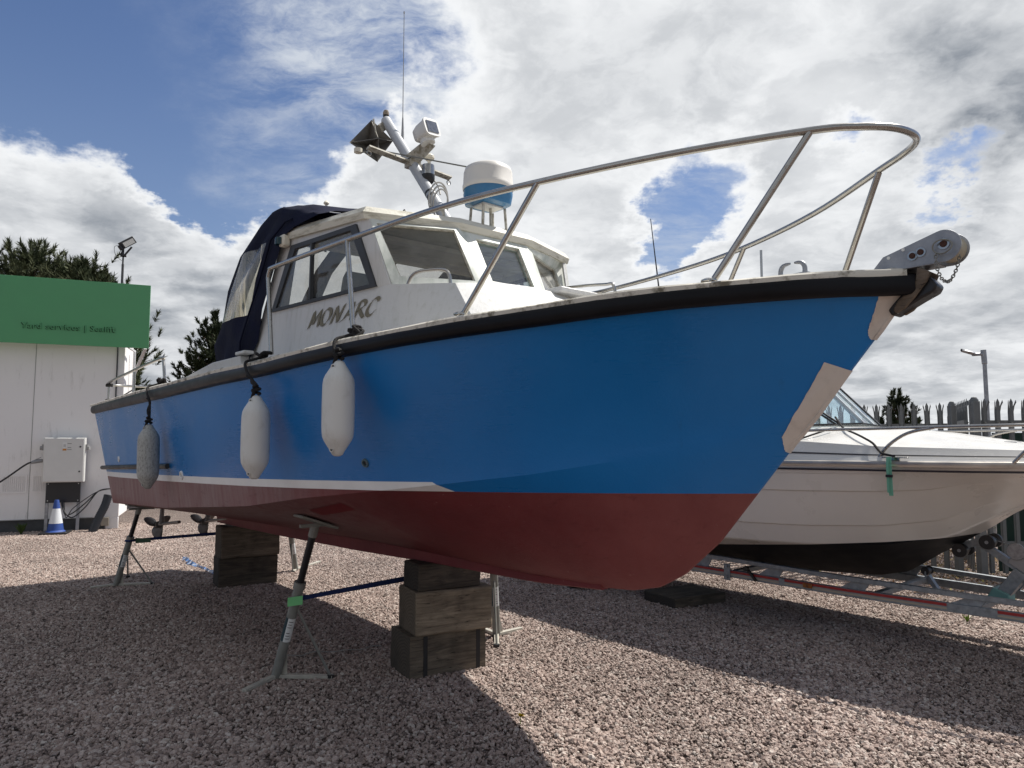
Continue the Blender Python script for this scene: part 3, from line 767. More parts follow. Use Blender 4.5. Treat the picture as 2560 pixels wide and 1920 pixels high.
# cabin floor, seat and helm inside
bm = BM(); box(bm, L(2.45, 0, 2.02), (1.3, 1.5, .02)); part('cabin_floor', bm, M_INTER, boat)
bm = BM(); slab(bm, [L(2.86, -.50, 2.05), L(2.55, -.50, 2.05), L(2.58, -.50, 2.46), L(2.64, -.50, 2.62), L(2.69, -.50, 2.64), L(2.74, -.50, 2.60), L(2.80, -.50, 2.40)], (0, .34, 0)); part('helm_seat', bm, M_SEAT, boat, bevel=.01)
bm = BM(); slab(bm, [L(1.95, -.7, 2.05), L(1.80, -.6, 2.36), L(1.95, -.6, 2.40), L(2.05, -.6, 2.36), L(2.1, -.6, 2.05)], (0, 1.2, 0)); part('dashboard', bm, M_SEAT, boat)
# navigation side light
bm = BM(); c = L(2.74, -.885, 2.775); box(bm, c+Vector((0, -.02, 0)), (.075, .05, .075)); nl = part('side_light', bm, M_CREAM, boat, bevel=.012)
bm = BM(); lathe(bm, [(.0, .024), (.024, .022), (.030, .01), (.030, -.025), (0, -.025)], Matrix.Translation(c+Vector((-.018, -.045, 0))), 14); part('lens', bm, pmat('green lens', (.004, .03, .035), .15), nl)

# lettering with a broad-nib pen
def letters(word):
    S = {
     'M': [[(.06, 0), (.14, .3), (.26, .98)], [(.26, .98), (.34, .55), (.42, .22)], [(.42, .22), (.60, .62), (.84, 1.0)], [(.84, 1.0), (.84, .5), (.90, .02)]],
     'O': [[(.42, .96), (.18, .82), (.06, .45), (.18, .10), (.42, .02), (.70, .22), (.80, .58), (.66, .90), (.40, .98)]],
     'N': [[(.08, 0), (.16, .4), (.26, .96)], [(.24, .98), (.40, .6), (.62, .06)], [(.62, .04), (.70, .5), (.84, 1.02)]],
     'A': [[(.0, .0), (.16, .12), (.36, .55), (.60, 1.0)], [(.60, 1.0), (.66, .5), (.74, .02)], [(.24, .36), (.70, .36)]],
     'R': [[(.14, 0), (.22, .5), (.28, .92)], [(.10, .84), (.34, 1.0), (.62, .98), (.74, .78), (.58, .56), (.26, .48)], [(.40, .48), (.60, .24), (.84, .0)]],
     'C': [[(.80, .82), (.66, .98), (.40, .92), (.16, .62), (.12, .28), (.30, .04), (.56, .06), (.76, .24)]]}
    adv = {'M': 1.0, 'O': .92, 'N': .92, 'A': .82, 'R': .90, 'C': .85}
    x = 0; out = []
    for ch in word:
        for st in S[ch]:
            sp = spline([(px+x, py, 0) for px, py in st], 7)
            out.append([(p.x+p.y*.16, p.y) for p in sp])
        x += adv[ch]
    return out, x
st, wd = letters('MONARC')
def wall(t, z):
    """near face of the trunk side"""
    zb = ip(t, [1.12, 3.22], [2.02, 1.95]); best = None
    vb = ip(t, [q[0] for q in bt[::-1]], [q[1] for q in bt[::-1]])
    tt = [q[0] for q in tp[::-1]]; v2 = ip(t, tt, [q[1] for q in tp[::-1]]); z2 = ip(t, tt, [q[2] for q in tp[::-1]])
    k = (z-zb)/(z2-zb); return -(vb+(v2-vb)*k)
bm = BM(); nx, ny = .098, .072
T0, T1 = 2.465, 1.835
def lp(x, y):
    u = x/wd; t = T0+(T1-T0)*u; z = ip(u, [0, 1], [2.184, 2.196])+y*.099
    return L(t, wall(t, z)-.006, z)
for s_ in st:
    rows = [[lp(x-nx*.9, y-ny*.9), lp(x+nx, y+ny)] for x, y in s_]
    grid(bm, rows)
nm = part('name_lettering', bm, M_GOLD, boat, flat=True)
md = nm.modifiers.new('thick', 'SOLIDIFY'); md.thickness = .002

# coach roof grab rails and hatch
bm = BM(); tube(bm, spline([L(1.70, -.645, 2.34), L(1.675, -.63, 2.40), L(1.63, -.60, 2.425), L(1.53, -.535, 2.425), L(1.49, -.515, 2.40), L(1.485, -.505, 2.33)], 5), .0095, 10); part('grab_rail', bm, M_SS, boat)
bm = BM(); tube(bm, spline([L(1.70, .50, 2.36), L(1.68, .50, 2.46), L(1.62, .50, 2.485), L(1.32, .52, 2.46), L(1.24, .53, 2.43), L(1.22, .53, 2.20)], 5), .0095, 10); part('grab_rail', bm, M_SS, boat)
bm = BM(); box(bm, L(1.42, .32, 2.385), (.20, .32, .035)); part('hatch', bm, M_WHITE, boat, bevel=.008)
# side coaming wedge behind the wheelhouse
bm = BM()
for sgn in (-1, 1):
    slab(bm, [L(3.15, sgn*1.02, 2.07), L(3.6, sgn*1.05, 2.06), L(4.7, sgn*1.06, 1.945), L(4.7, sgn*1.06, 1.90), L(3.1, sgn*1.02, 1.93)], (0, -sgn*.16, 0))
parts('coaming', bm, M_WHITE, boat, bevel=.006)
bm = BM(); box(bm, L(3.12, -1.0, 2.085), (.16, .07, .022)); part('vent_cowl', bm, M_WHITE, boat, bevel=.006)

# ---- canvas cockpit tent
TR = [[(3.14, .968, 2.03), (3.88, .92, 2.03)], [(3.04, .960, 2.16), (3.93, .915, 2.22)], [(2.95, .950, 2.36), (3.90, .905, 2.38)], [(2.86, .935, 2.58), (3.78, .90, 2.62)],
      [(2.72, .915, 2.80), (3.54, .895, 2.83)], [(2.62, .895, 2.855), (3.20, .885, 2.98)], [(2.32, .875, 2.845), (3.05, .865, 3.06)], [(2.25, .80, 2.87), (3.02, .80, 3.095)], [(2.2, .4, 2.925), (3.0, .4, 3.12)], [(2.2, 0, 2.945), (3.0, 0, 3.13)]]
def tent_pt(r, k, n=10):
    a, b = TR[r]; u = k/n; a, b = L(a[0], -a[1], a[2]), L(b[0], -b[1], b[2])
    p = a.lerp(b, u); bul = math.sin(u*math.pi)
    wr = .014*math.sin(r*2.3+u*9.0)+.010*math.sin(u*17+r*1.1)
    if r < 5: p.y += -.02*bul+wr
    else: p.z += .02*bul+wr*.6
    return p
rows = [[tent_pt(r, k) for k in range(11)] for r in range(len(TR))]
# finer rows
def refine(rows, n=3):
    out = []
    for a, b in zip(rows[:-1], rows[1:]):
        for k in range(n): out.append([p.lerp(q, k/n) for p, q in zip(a, b)])
    out.append(rows[-1]); return out
bmA, bmV, bmW = BM(), BM(), BM()
fine = refine(rows, 3)
for sgn in (0, 1):
    f = (lambda p: p) if sgn == 0 else mir
    vsA = [[bmA.verts.new(f(p)) for p in r] for r in fine]; vsV = [[bmV.verts.new(f(p)) for p in r] for r in fine]
    for i in range(len(fine)-1):
        for k in range(10):
            win = 6 <= i < 12 and 3 <= k < 9
            V = vsV if win else vsA; B = bmV if win else bmA
            B.faces.new((V[i][k], V[i][k+1], V[i+1][k+1], V[i+1][k]))
# back of the tent, near border to far border, with two clear panels
backA, backV = [], []
for i in range(len(fine)):
    a = fine[i][10]; r_ = []
    for k in range(13):
        u = k/12*2-1; bul = .06*(1-u*u)*(1 if i < 18 else .4); wv = .012*math.sin(k*2.1+i*.5)
        r_.append(Vector((a.x-bul+wv, a.y*-u, a.z)))
    backA.append([bmA.verts.new(p) for p in r_]); backV.append([bmW.verts.new(p) for p in r_])
for i in range(len(fine)-1):
    for k in range(12):
        win = 7 <= i < 15 and (1 <= k < 4 or 5 <= k < 7 or 8 <= k < 11); V = backV if win else backA; B = bmW if win else bmA
        B.faces.new((V[i][k], V[i][k+1], V[i+1][k+1], V[i+1][k]))
for B in (bmA, bmV, bmW):
    bmesh.ops.delete(B, geom=[v for v in B.verts if not v.link_faces], context='VERTS'); bmesh.ops.remove_doubles(B, verts=B.verts, dist=.0008)
tent = part('canvas_tent', bmA, M_CANVAS, boat, angle=60)
parts('tent_window', bmW, M_VINYL2, tent, angle=60)
parts('tent_window', bmV, M_VINYL, tent, angle=60)
bm = BM(); tube(bm, [fine[i][2]+Vector((0, -.012, 0)) for i in range(0, 17)], .006, 6); part('piping', bm, M_CANVAS, tent)

# ---- bow rail
def rail_pts():
    ctrl = [(2.62, 1.02, 2.03), (2.70, 1.02, 2.515), (2.67, 1.02, 2.555), (2.58, 1.02, 2.565), (1.74, .985, 2.552), (1.0, .90, 2.558), (.51, .77, 2.565), (.0, .55, 2.585), (-.41, .29, 2.612), (-.54, .19, 2.612), (-.62, .10, 2.608), (-.65, 0, 2.602)]
    a = [L(t, -v, z) for t, v, z in ctrl]; b = [mir(p) for p in a[:-1][::-1]]
    return a+b
rp = rail_pts(); sp = [rp[0], rp[1]]+spline(rp[1:-1], 6)+[rp[-1]]
bm = BM(); tube(bm, sp, .0138, 12); brail = part('bow_rail', bm, M_SS, boat, angle=60)
for sgn in (-1, 1):
    for a, b, r in (((1.62, 1.0, 2.0), (1.74, .985, 2.55), .0130), ((.88, .885, 2.03), (.51, .77, 2.56), .0130), ((-.10, .47, 2.07), (-.41, .29, 2.605), .0130)):
        bm = BM(); tube(bm, [L(a[0], sgn*a[1], a[2]), L(b[0], sgn*b[1], b[2])], r, 12)
        lathe(bm, [(.03, 0), (.03, .006), (.018, .012)], Matrix.Translation(L(a[0], sgn*a[1], a[2]+.02)), 12)
        part('stanchion', bm, M_SS, brail, angle=60)
# ---- stern rail
bm = BM()
for sgn in (-1, 1):
    tube(bm, spline([L(4.72, sgn*1.06, 1.94), L(4.80, sgn*1.06, 2.17), L(4.90, sgn*1.06, 2.20), L(6.0, sgn*1.05, 2.165), L(7.05, sgn*1.02, 2.125), L(7.2, sgn*.9, 2.12), L(7.22, sgn*.6, 2.12)], 6), .013, 10)
    for (t, v) in ((6.95, 1.03), (5.75, 1.06)): tube(bm, [L(t, sgn*v, 1.90), L(t, sgn*v, 2.13+.02*(6.95-t))], .012, 10)
tube(bm, [L(7.22, -.62, 2.12), L(7.22, .62, 2.12)], .013, 10)
for v in (-.45, .45): tube(bm, [L(7.20, v, 1.86), L(7.22, v, 2.12)], .012, 10)
part('stern_rail', bm, M_SS, boat, angle=60)
bm = BM(); random.seed(3)
for c in (L(6.93, -1.03, 1.935), L(6.93, -1.03, 2.10), L(4.74, -1.06, 1.96)):
    pts = [c+Vector((.028*math.cos(a), .028*math.sin(a), .012*math.sin(a*2.3))) for a in np.linspace(0, 15, 40)]
    tube(bm, pts, .008, 6)
tube(bm, spline([L(6.93, -1.03, 1.94), L(6.4, -1.04, 1.945), L(5.75, -1.06, 1.99)], 6), .006, 6)
parts('lashing', bm, M_ROPE, boat)

# ---- bow fittings: roller, cleat, stem timbers
bm = BM()
rl = [L(-.50, 0, 2.115), L(-.545, 0, 2.165)]+[L(-.742-.056*math.sin(a), 0, 2.166+.056*math.cos(a)) for a in np.linspace(-.32, 3.1, 18)]+[L(-.66, 0, 2.111)]
for v in (-.045, .035): slab(bm, [p+Vector((0, v, 0)) for p in rl], (0, .005, 0))
box(bm, L(-.60, 0, 2.112), (.24, .09, .006))
br = part('anchor_roller', bm, M_GALV, boat, bevel=.0015)
bm = BM(); lathe(bm, [(.0, -.036), (.046, -.036), (.03, 0), (.046, .036), (0, .036)], place(L(-.745, 0, 2.165), (0, 1, 0)), 20); part('roller_wheel', bm, pmat('aged nylon', (.42, .38, .29), .6, var=.2), br)
bm = BM()
for (t, z, r) in ((-.645, 2.150, .017), (-.672, 2.158, .017), (-.745, 2.172, .019)):
    lathe(bm, [(r*.62, 0), (r*.62, -.006), (r*.5, -.009), (0, -.009)], place(L(t, -.045, z), (0, 1, 0)), 16)
parts('rusty_bolt', bm, pmat('rusty steel', (.065, .028, .020), .8, .2, var=.4), br)
bm = BM()
for (t, z, r) in ((-.645, 2.150, .017), (-.672, 2.158, .017), (-.745, 2.172, .019)): lathe(bm, [(r*.6, -.0005), (r, -.0005), (r, -.004), (r*.6, -.004)], place(L(t, -.045, z), (0, 1, 0)), 18)
parts('washer', bm, M_SS, br)
bm = BM()
for (t, z) in ((-.565, 2.158), (-.615, 2.178)): lathe(bm, [(0, -.001), (.006, -.001), (.006, .0)], place(L(t, -.0458, z), (0, 1, 0)), 12)
parts('bolt_hole', bm, M_LABEL, br)
bm = BM(); ring = [L(-.745+.030*math.cos(a), -.062-.004*math.sin(a*2), 2.160+.024*math.sin(a)) for a in np.linspace(0, 2*math.pi, 22)]; tube(bm, ring, .0028, 6)
ch = spline([L(-.725, -.066, 2.14), L(-.727, -.064, 2.09), L(-.737, -.05, 2.05), L(-.752, -.03, 2.045), L(-.768, -.01, 2.085), L(-.778, .0, 2.135)], 5)
for i in range(len(ch)-1):
    a, b = ch[i], ch[i+1]; d = (b-a); m_ = (a+b)/2; u = d.normalized(); w = u.cross(Vector((0, 1, 0) if i % 2 else (1, .3, .2))).normalized()
    tube(bm, [m_+u*(d.length*.66*math.cos(q))+w*(.0050*math.sin(q)) for q in np.linspace(0, 2*math.pi, 10)], .0019, 5)
part('pin_and_chain', bm, M_GALVD, br)
bm = BM(); rows = []
for v in (-.030, .030): slab(bm, [L(-.655, v, 2.112), L(-.700, v, 2.085), L(-.686, v, 2.055), L(-.648, v, 2.008), L(-.612, v, 1.970), L(-.582, v, 1.955), L(-.570, v, 1.968), L(-.585, v, 1.998), L(-.640, v, 2.045), L(-.650, v, 2.075)], (0, .014 if v > 0 else -.014, 0))
parts('stem_timber', bm, M_TEAK, boat, bevel=.006)
bm = BM(); slab(bm, [L(-.60, -.026, 2.05), L(-.66, -.026, 2.085), L(-.690, -.026, 2.070), L(-.712, -.026, 2.040), L(-.700, -.026, 2.018), L(-.655, -.026, 1.998), L(-.560, -.026, 1.950), L(-.545, -.026, 1.975)], (0, .075, 0)); part('bow_roller_cheek', bm, M_BLACK, boat, bevel=.008)
bm = BM()
for s in (-1, 1):
    tube(bm, spline([L(-.32+s*.046, -.27, 2.098), L(-.32+s*.046, -.27, 2.128), L(-.32+s*.034, -.27, 2.146), L(-.32+s*.008, -.27, 2.150)], 5), [.012, .011, .010, .009, .009, .009, .009, .009, .009, .008, .008, .007, .007, .006, .005, .004], 8)
box(bm, L(-.32, -.27, 2.100), (.13, .04, .012)); part('fairlead', bm, M_GALV, boat, angle=60)

# ---- mast and its gear
mb_, mtp = L(2.13, 0, 2.84), L(3.02, -.02, 3.93)
bm = BM(); tube(bm, [mb_, mtp], .038, 18); mast = part('mast', bm, M_ALU, boat, angle=60)
def on_mast(u): return mb_.lerp(mtp, u)
md_ = (mtp-mb_).normalized()
bm = BM()
for u in (.30, .33, .60): tube(bm, [on_mast(u), on_mast(u+.012)], .0395, 18)
parts('black_band', bm, M_BLACK, mast)
bm = BM(); lathe(bm, [(.022, 0), (.022, .035), (.024, .04)], Matrix.Translation(mtp), 16); part('lamp_base', bm, M_BLACK, mast)
bm = BM(); lathe(bm, [(.024, .04), (.024, .06), (.017, .078), (0, .084)], Matrix.Translation(mtp), 16); part('masthead_lamp', bm, pmat('smoky lens', (.25, .2, .15), .1), mast)
nd = on_mast(.585)
bm = BM(); bar(bm, nd+Vector((0, -.36, .03)), nd+Vector((0, .33, -.02)), .045, .012, (-.3, 0, 1)); box(bm, nd, (.085, .085, .05)); part('crossbar', bm, M_DIRTYPL, mast)
bm = BM()
for v, z in ((-.35, .005), (.315, -.045)):
    c = nd+Vector((0, v, z)); tube(bm, [c+Vector((0, .016*math.sin(a), -.012+.016*math.cos(a))) for a in np.linspace(0, 6.28, 14)], .004, 6)
parts('shackle', bm, M_SS, mast)
bm = BM(); slab(bm, [L(2.68, -.055, 3.536), L(2.50, -.027, 3.588), L(2.38, -.006, 3.524), L(2.60, .018, 3.486)], (-.004, .006, .012)); part('lamp_platform', bm, M_DIRTYPL, mast)
# searchlight
lm = Matrix.Translation(L(2.46, -.035, 3.645)) @ Matrix.Rotation(R(8), 4, 'Z') @ Matrix.Rotation(R(-14), 4, 'Y') @ Matrix.Rotation(R(8), 4, 'X')
bm = BM(); rows = []
for x, s in ((-.085, .45), (-.07, .75), (-.02, .95), (.05, 1.0), (.06, 1.08), (.075, 1.08)):
    w, h = .066*s, .060*s
    rows.append([lm @ Vector((x, w*math.copysign(abs(math.cos(a))**.45, math.cos(a)), h*math.copysign(abs(math.sin(a))**.45, math.sin(a)))) for a in (2*math.pi*k/24 for k in range(25))])
vs = grid(bm, rows); bm.faces.new(vs[0][:-1]); bm.faces.new(vs[-1][:-1])
lathe(bm, [(0, -.085), (.05, -.085), (.05, -.05), (0, -.045)], lm, 18)
bmesh.ops.remove_doubles(bm, verts=bm.verts, dist=.0005)
sl = part('searchlight', bm, pmat('white lamp housing', (.68, .68, .66), .4, var=.05), mast, angle=40)
bm = BM(); slab(bm, [lm @ Vector((.0765, a*.050, b*.042)) for a, b in ((-1, -1), (1, -1), (1, 1), (-1, 1))], lm.to_3x3() @ Vector((.003, 0, 0))); part('lens', bm, pmat('lamp lens', (.10, .11, .13), .12, coat=.5, var=.3, var_scale=40), sl, flat=True)
# radar reflector: folded plates
a_, b_, c_, d_ = L(3.0, -.33, 3.665), L(3.0, -.155, 3.885), L(3.0, -.10, 3.58), L(3.0, .03, 3.775)
k_ = Vector((-.10, 0, 0))
bm = BM()
for tri in ((a_, b_, (b_+c_)/2+k_), (a_, (b_+c_)/2+k_, c_), (b_, d_, (b_+c_)/2+k_), (d_, c_, (b_+c_)/2+k_)): slab(bm, tri, Vector((.004, 0, .003)))
slab(bm, [a_, (b_+c_)/2+k_, d_, (b_+c_)/2-k_*.6], Vector((0, 0, .004))); slab(bm, [b_, (b_+c_)/2+k_, c_, (b_+c_)/2-k_*.6], Vector((0, .004, 0)))
part('radar_reflector', bm, M_REFL, mast, flat=True)
bm = BM(); bar(bm, b_+Vector((.03, 0, 0)), c_+Vector((.03, 0, .05)), .012, .008); bar(bm, b_.lerp(d_, .4), mtp-Vector((0, 0, .03)), .02, .06); part('reflector_strap', bm, M_DIRTYPL, mast)
bm = BM(); c = nd+Vector((.0, .14, .01)); tube(bm, [c, c+Vector((0, 0, .06))], .012, 10); lathe(bm, [(0, .055), (.025, .058), (.038, .072), (.038, .088), (.03, .098), (0, .104)], Matrix.Translation(c), 18); part('satellite_receiver', bm, M_CREAM, mast)
bm = BM(); c = on_mast(.50)+Vector((.075, .03, 0)); lathe(bm, [(0, .05), (.043, .05), (.046, .03), (.046, -.02)], Matrix.Translation(c), 18); part('siren', bm, M_SS, mast)
bm = BM(); lathe(bm, [(.047, -.02), (.047, -.055), (.035, -.075), (0, -.078)], Matrix.Translation(c), 18); part('siren_cover', bm, M_BLACK, mast)
# whip aerial and mount
ab = L(2.86, .03, 3.70)
bm = BM(); tube(bm, [ab, ab+Vector((0, 0, .08)), ab+Vector((0, 0, .2)), ab+Vector((0, 0, .22)), ab+Vector((0, 0, 1.02)), ab+Vector((0, 0, 1.025)), ab+Vector((0, 0, 1.04))], [.010, .011, .006, .0035, .0025, .005, .005], 8)
tube(bm, [ab-Vector((0, 0, .09)), ab], .012, 8); part('whip_aerial', bm, pmat('grey fibreglass', (.30, .31, .32), .5), mast)
# wire across to the radar, coiled cables
bm = BM(); tube(bm, [L(3.0, -.27, 3.60), L(2.85, -.20, 3.60), L(1.9, -.02, 3.225)], .005, 6); part('stay_wire', bm, M_GALVD, mast)
bm = BM(); lathe(bm, [(0, 0), (.03, .01), (.03, .04), (0, .05)], Matrix.Translation(L(2.98, -.27, 3.59)), 12); part('wire_clamp', bm, M_CREAM, mast)
bm = BM()
for i in range(3):
    c = on_mast(.24)+Vector((0, -.01*i, .015*i)); w = Vector((0, 1, 0)); u = (Vector((0, 0, 1))*.9-md_*.2).normalized()
    pts = [c+w*((.060+.008*i)*math.cos(a))+u*((.10+.006*i)*math.sin(a))+Vector((.036, 0, 0)) for a in np.linspace(-.9, 4.1, 24)]
    tube(bm, pts, .006, 6)
tube(bm, spline([on_mast(.48)+Vector((.06, .05, 0)), on_mast(.40)+Vector((.05, .07, 0)), on_mast(.33)+Vector((.04, .05, 0))], 5), .006, 6)
part('cable_coil', bm, pmat('grey cable', (.40, .39, .37), .6), mast)
# small staff behind the tent
bm = BM(); tube(bm, [L(3.25, -.38, 2.9), L(3.25, -.38, 3.255)], .010, 8); lathe(bm, [(0, .0), (.02, .012), (.022, .02), (.012, .034), (0, .04)], Matrix.Translation(L(3.25, -.38, 3.25)), 8); part('staff', bm, M_CREAM, boat)
bm = BM(); c = L(2.05, -.45, 2.875); tube(bm, [c+Vector((.014*math.cos(a), 0, .014+.014*math.sin(a))) for a in np.linspace(0, 6.28, 14)], .004, 6); box(bm, c, (.05, .02, .008)); part('eye_bolt', bm, M_BLACK, boat)

# ---- radar
rd = L(1.80, 0, -.022)
bm = BM(); lathe(bm, [(.155, 3.075), (.159, 3.085), (.159, 3.105), (.155, 3.112), (.152, 3.185), (.143, 3.214), (.12, 3.229), (.06, 3.237), (0, 3.239)], Matrix.Translation(rd), 40); radar = part('radar', bm, M_DOME, boat, angle=50)
bm = BM(); rows = []
for z, rx, e in ((3.078, .154, 1), (3.066, .150, 1), (3.052, .142, .75), (3.03, .13, .55), (2.985, .118, .45), (2.98, .10, .45)):
    rows.append([rd+Vector((rx*math.copysign(abs(math.cos(a))**e, math.cos(a)), rx*math.copysign(abs(math.sin(a))**e, math.sin(a)), z)) for a in (2*math.pi*k/40 for k in range(41))])
vs = grid(bm, rows); bm.faces.new(vs[-1][:-1]); bmesh.ops.remove_doubles(bm, verts=bm.verts, dist=.0004); part('base', bm, M_DBLUE, radar, angle=40)
bm = BM(); box(bm, rd+Vector((0, 0, 2.974)), (.11, .16, .010)); part('bracket', bm, M_WHITE, radar)
for i, (dx, dy) in enumerate(((.06, -.085), (.03, -.06), (-.06, -.085), (.06, .085), (-.06, .085), (.0, .02))):
    bm = BM(); tube(bm, [rd+Vector((dx, dy, 2.968)), rd+Vector((dx*1.1, dy*1.1, 2.83))], .0085, 8); part('leg', bm, M_DIRTYPL, radar)
bm = BM(); tube(bm, [L(1.95, -.22, 2.83), L(1.96, -.225, 2.93)], .008, 8); tube(bm, [L(1.955, -.21, 2.87), L(1.98, -.24, 2.95)], .004, 6); part('vent_pipe', bm, M_DIRTYPL, radar)

# ---- stern gear under the hull: two propellers with brackets and rudders
for hv in (-.50, -.02):
    hub = L(6.95, hv, .60)
    bm = BM(); ax = Vector((-1, 0, -.12)).normalized()
    lathe(bm, [(0, .10), (.02, .085), (.034, .03), (.036, -.05), (.022, -.06)], place(hub, ax), 16)
    for k in range(3):
        a0 = 2*math.pi*k/3+.5; rows = []
        for i in range(7):
            r = .03+.125*i/6; w = .06*math.sin(math.pi*min(1, (i+1.2)/7.4))**.7
            rows.append([place(hub, ax) @ Vector((r*math.cos(a0+s*w/r*.8), r*math.sin(a0+s*w/r*.8), s*w*.75*(1-.4*i/6))) for s in (-1, -.5, 0, .5, 1)])
        grid(bm, rows)
    pr = part('propeller', bm, M_BRONZE, boat, angle=50); sm_ = pr.modifiers.new('thick', 'SOLIDIFY'); sm_.thickness = .007
    bm = BM(); tube(bm, [hub, hub-ax*.8], .016, 10); tube(bm, [hub-ax*.16+Vector((0, 0, 0)), hub-ax*.16+Vector((0, 0, .24))], [.030, .012], 8); part('shaft', bm, M_BRONZE, boat)
    bm = BM(); slab(bm, [L(6.86, hv+.03, .86), L(6.98, hv+.03, .86), L(6.97, hv+.03, .60), L(6.93, hv+.03, .43), L(6.88, hv+.03, .62)], (0, .016, 0)); part('rudder', bm, M_GALVD, boat, bevel=.005)
def bottom(t, v):
    s = section(t); return float(np.interp(abs(v), [p[0] for p in s[:14]], [p[1] for p in s[:14]]))
# a freshly touched-up rectangle of antifouling
bm = BM(); rows = [[L(t, -v, bottom(t, v)-.003) for t in np.linspace(2.42, 2.02, 6)] for v in (.76, .80, .85)]
grid(bm, rows); part('touched_up_paint', bm, pmat('fresh red paint', (.16, .008, .012), .5), boat)

# ------------------------------------------------------------------ fenders hung over the side
def fender(t, ztop, zbot, rope_t, rope_z, m, label, lean=0.0):
    w = wg(t)+.065; r = .076; h = ztop-zbot
    th = thing('fender', label, 'fender', FB, L(t, -w, zbot), 'fenders hung from the rail of the blue boat')
    M_ = Matrix.Translation(L(t, -w, zbot)) @ Matrix.Rotation(lean, 4, 'Y')
    bm = BM()
    lathe(bm, [(0, 0), (.014, .001), (.025, .008), (.033, .024), (.050, .050), (.064, .073), (.072, .092), (r-.001, .115), (r, .14), (r+.001, h*.5), (r, h-.14), (r-.001, h-.115), (.072, h-.092), (.064, h-.073), (.050, h-.050), (.033, h-.024), (.024, h-.008), (.013, h-.001), (0, h)], M_, 28)
    b = part('body', bm, m, th, angle=50)
    bm = BM()
    for z in (.036, h-.036):
        c = M_ @ Vector((.012, -.036, z)); tube(bm, [c+Vector((.011*math.cos(a)-.0, -.001+.004*math.cos(a), .014*math.sin(a))) for a in np.linspace(0, 6.28, 14)], .0030, 6)
    parts('eye', bm, m, b)
    bm = BM(); c = M_ @ Vector((.012, -.0375, h-.036)); lathe(bm, [(0, 0), (.010, 0)], place(c, (.35, -1, 0)), 12); c = M_ @ Vector((.012, -.0375, .036)); lathe(bm, [(0, 0), (.010, 0)], place(c, (.35, -1, 0)), 12); parts('eye_hole', bm, M_BLACK, b)
    top = M_ @ Vector((0, 0, h)); zr = zhi(rope_t); zl_ = zlo(rope_t); wr = wg(rope_t)
    bm = BM()
    pts = spline([M_ @ Vector((-.012, -.030, h-.045)), top+Vector((0, -.018, .01)), top+Vector((0, .0, .05)), L(t*.6+rope_t*.4, -wr-.050, zl_-.01), L(t*.3+rope_t*.7, -wr-.050, (zl_+zr)/2), L(rope_t, -wr-.030, zr+.014), L(rope_t, -wr+.02, zr+.035), L(rope_t, -wr+.06, zr+.05)], 7)
    tube(bm, pts, .0085, 8)
    p2 = [p+Vector((.012*math.sin(i*.9), -.006+.01*math.cos(i*.9), 0)) for i, p in enumerate(pts[6:24])]; tube(bm, p2, .008, 6)
    kc = top+Vector((0, 0, .025)); tube(bm, [kc+Vector((.020*math.cos(a), .016*math.sin(a), .004*a-.02)) for a in np.linspace(0, 12, 34)], .009, 6)
    random.seed(int(t*100))
    kc = L(rope_t, -wr+.075, zr+.05)
    for k in range(3):
        a = [kc+Vector((random.uniform(-.045, .045), random.uniform(-.03, .03), random.uniform(-.025, .04))) for _ in range(7)]; tube(bm, spline(a+[a[0]], 5), .009, 6)
    part('rope', bm, M_ROPE, th, angle=70)
fender(1.518, 1.889, 1.432, 1.60, 2.0, M_FENDER, 'clean white fender hanging highest, tied to the second post of the bow rail')
fender(2.32, 1.758, 1.296, 2.55, 2.0, M_FENDER, 'white fender on a longer rope, below the rail post beside the canvas tent')
fender(4.27, 1.635, 1.150, 4.52, 1.9, M_FENDERD, 'grimy grey fender hanging in front of the black strip on the hull', R(-3))

# ------------------------------------------------------------------ timber blocks under the keel
M_STAIN = pmat('dark stain', (.022, .020, .020), .8, var=.4, var_scale=30)
def block(c, size, rz, m, label, tilt=0.0, group='timber blocks under the keel', stripes=()):
    bm = BM(); M_ = Matrix.Rotation(R(rz), 4, 'Z') @ Matrix.Rotation(R(tilt), 4, 'X')
    box(bm, (0, 0, 0), size)
    bmesh.ops.subdivide_edges(bm, edges=bm.edges[:], cuts=5, use_grid_fill=True); random.seed(int(c[0]*1000+c[2]*77))
    for v in bm.verts: v.co += Vector((random.uniform(-1, 1), random.uniform(-1, 1), random.uniform(-1, 1)))*.0022
    for x in stripes: box(bm, (x, -size[1]/2-.0012, -.004), (.030, .003, size[2]*.97)); 
    bm.faces.ensure_lookup_table()
    for f in bm.faces[len(bm.faces)-6*len(stripes):]: f.material_index = 1
    o = solo('timber_block', bm, [m, M_STAIN] if stripes else m, label, 'timber block', FB, (0, 0, 0), group, bevel=.012)
    o.matrix_world = FB @ Matrix.Translation(Vector(c)) @ M_
    return o
# block long side lies across the boat (local y): size = (along x, across y, z); wood grain along object x, so turn by 90
def blk(t, v, z0, l, w, h, rz, m, label, stripes=()): block(L(t, v, z0+h/2), (l, w, h), 90+rz, m, label, stripes=stripes)
blk(2.475, .12, -.01, .545, .33, .275, -10, M_WOOD2, 'brown block with two dark stripes at the bottom of the three-block stack', (-.165, .215))
blk(2.43, .145, .266, .545, .33, .275, -13, M_WOOD1, 'pale weathered block in the middle of the three-block stack')
blk(2.42, .11, .542, .455, .25, .172, -10, M_WOOD3, 'small dark rough block on top of the three-block stack touching the keel')
blk(6.20, .20, -.01, .60, .31, .305, -9, M_WOOD3, 'nearly black block at the bottom of the two-block stack')
blk(6.16, .20, .296, .60, .30, .325, -7, M_WOOD2, 'brown block on top of the two-block stack, under the keel')
blk(2.62, 3.05, -.01, .62, .45, .10, -12, M_WOOD3, 'flat mossy dark sleeper lying on gravel beside the trailer')
for v in (-.05, .30):
    pass

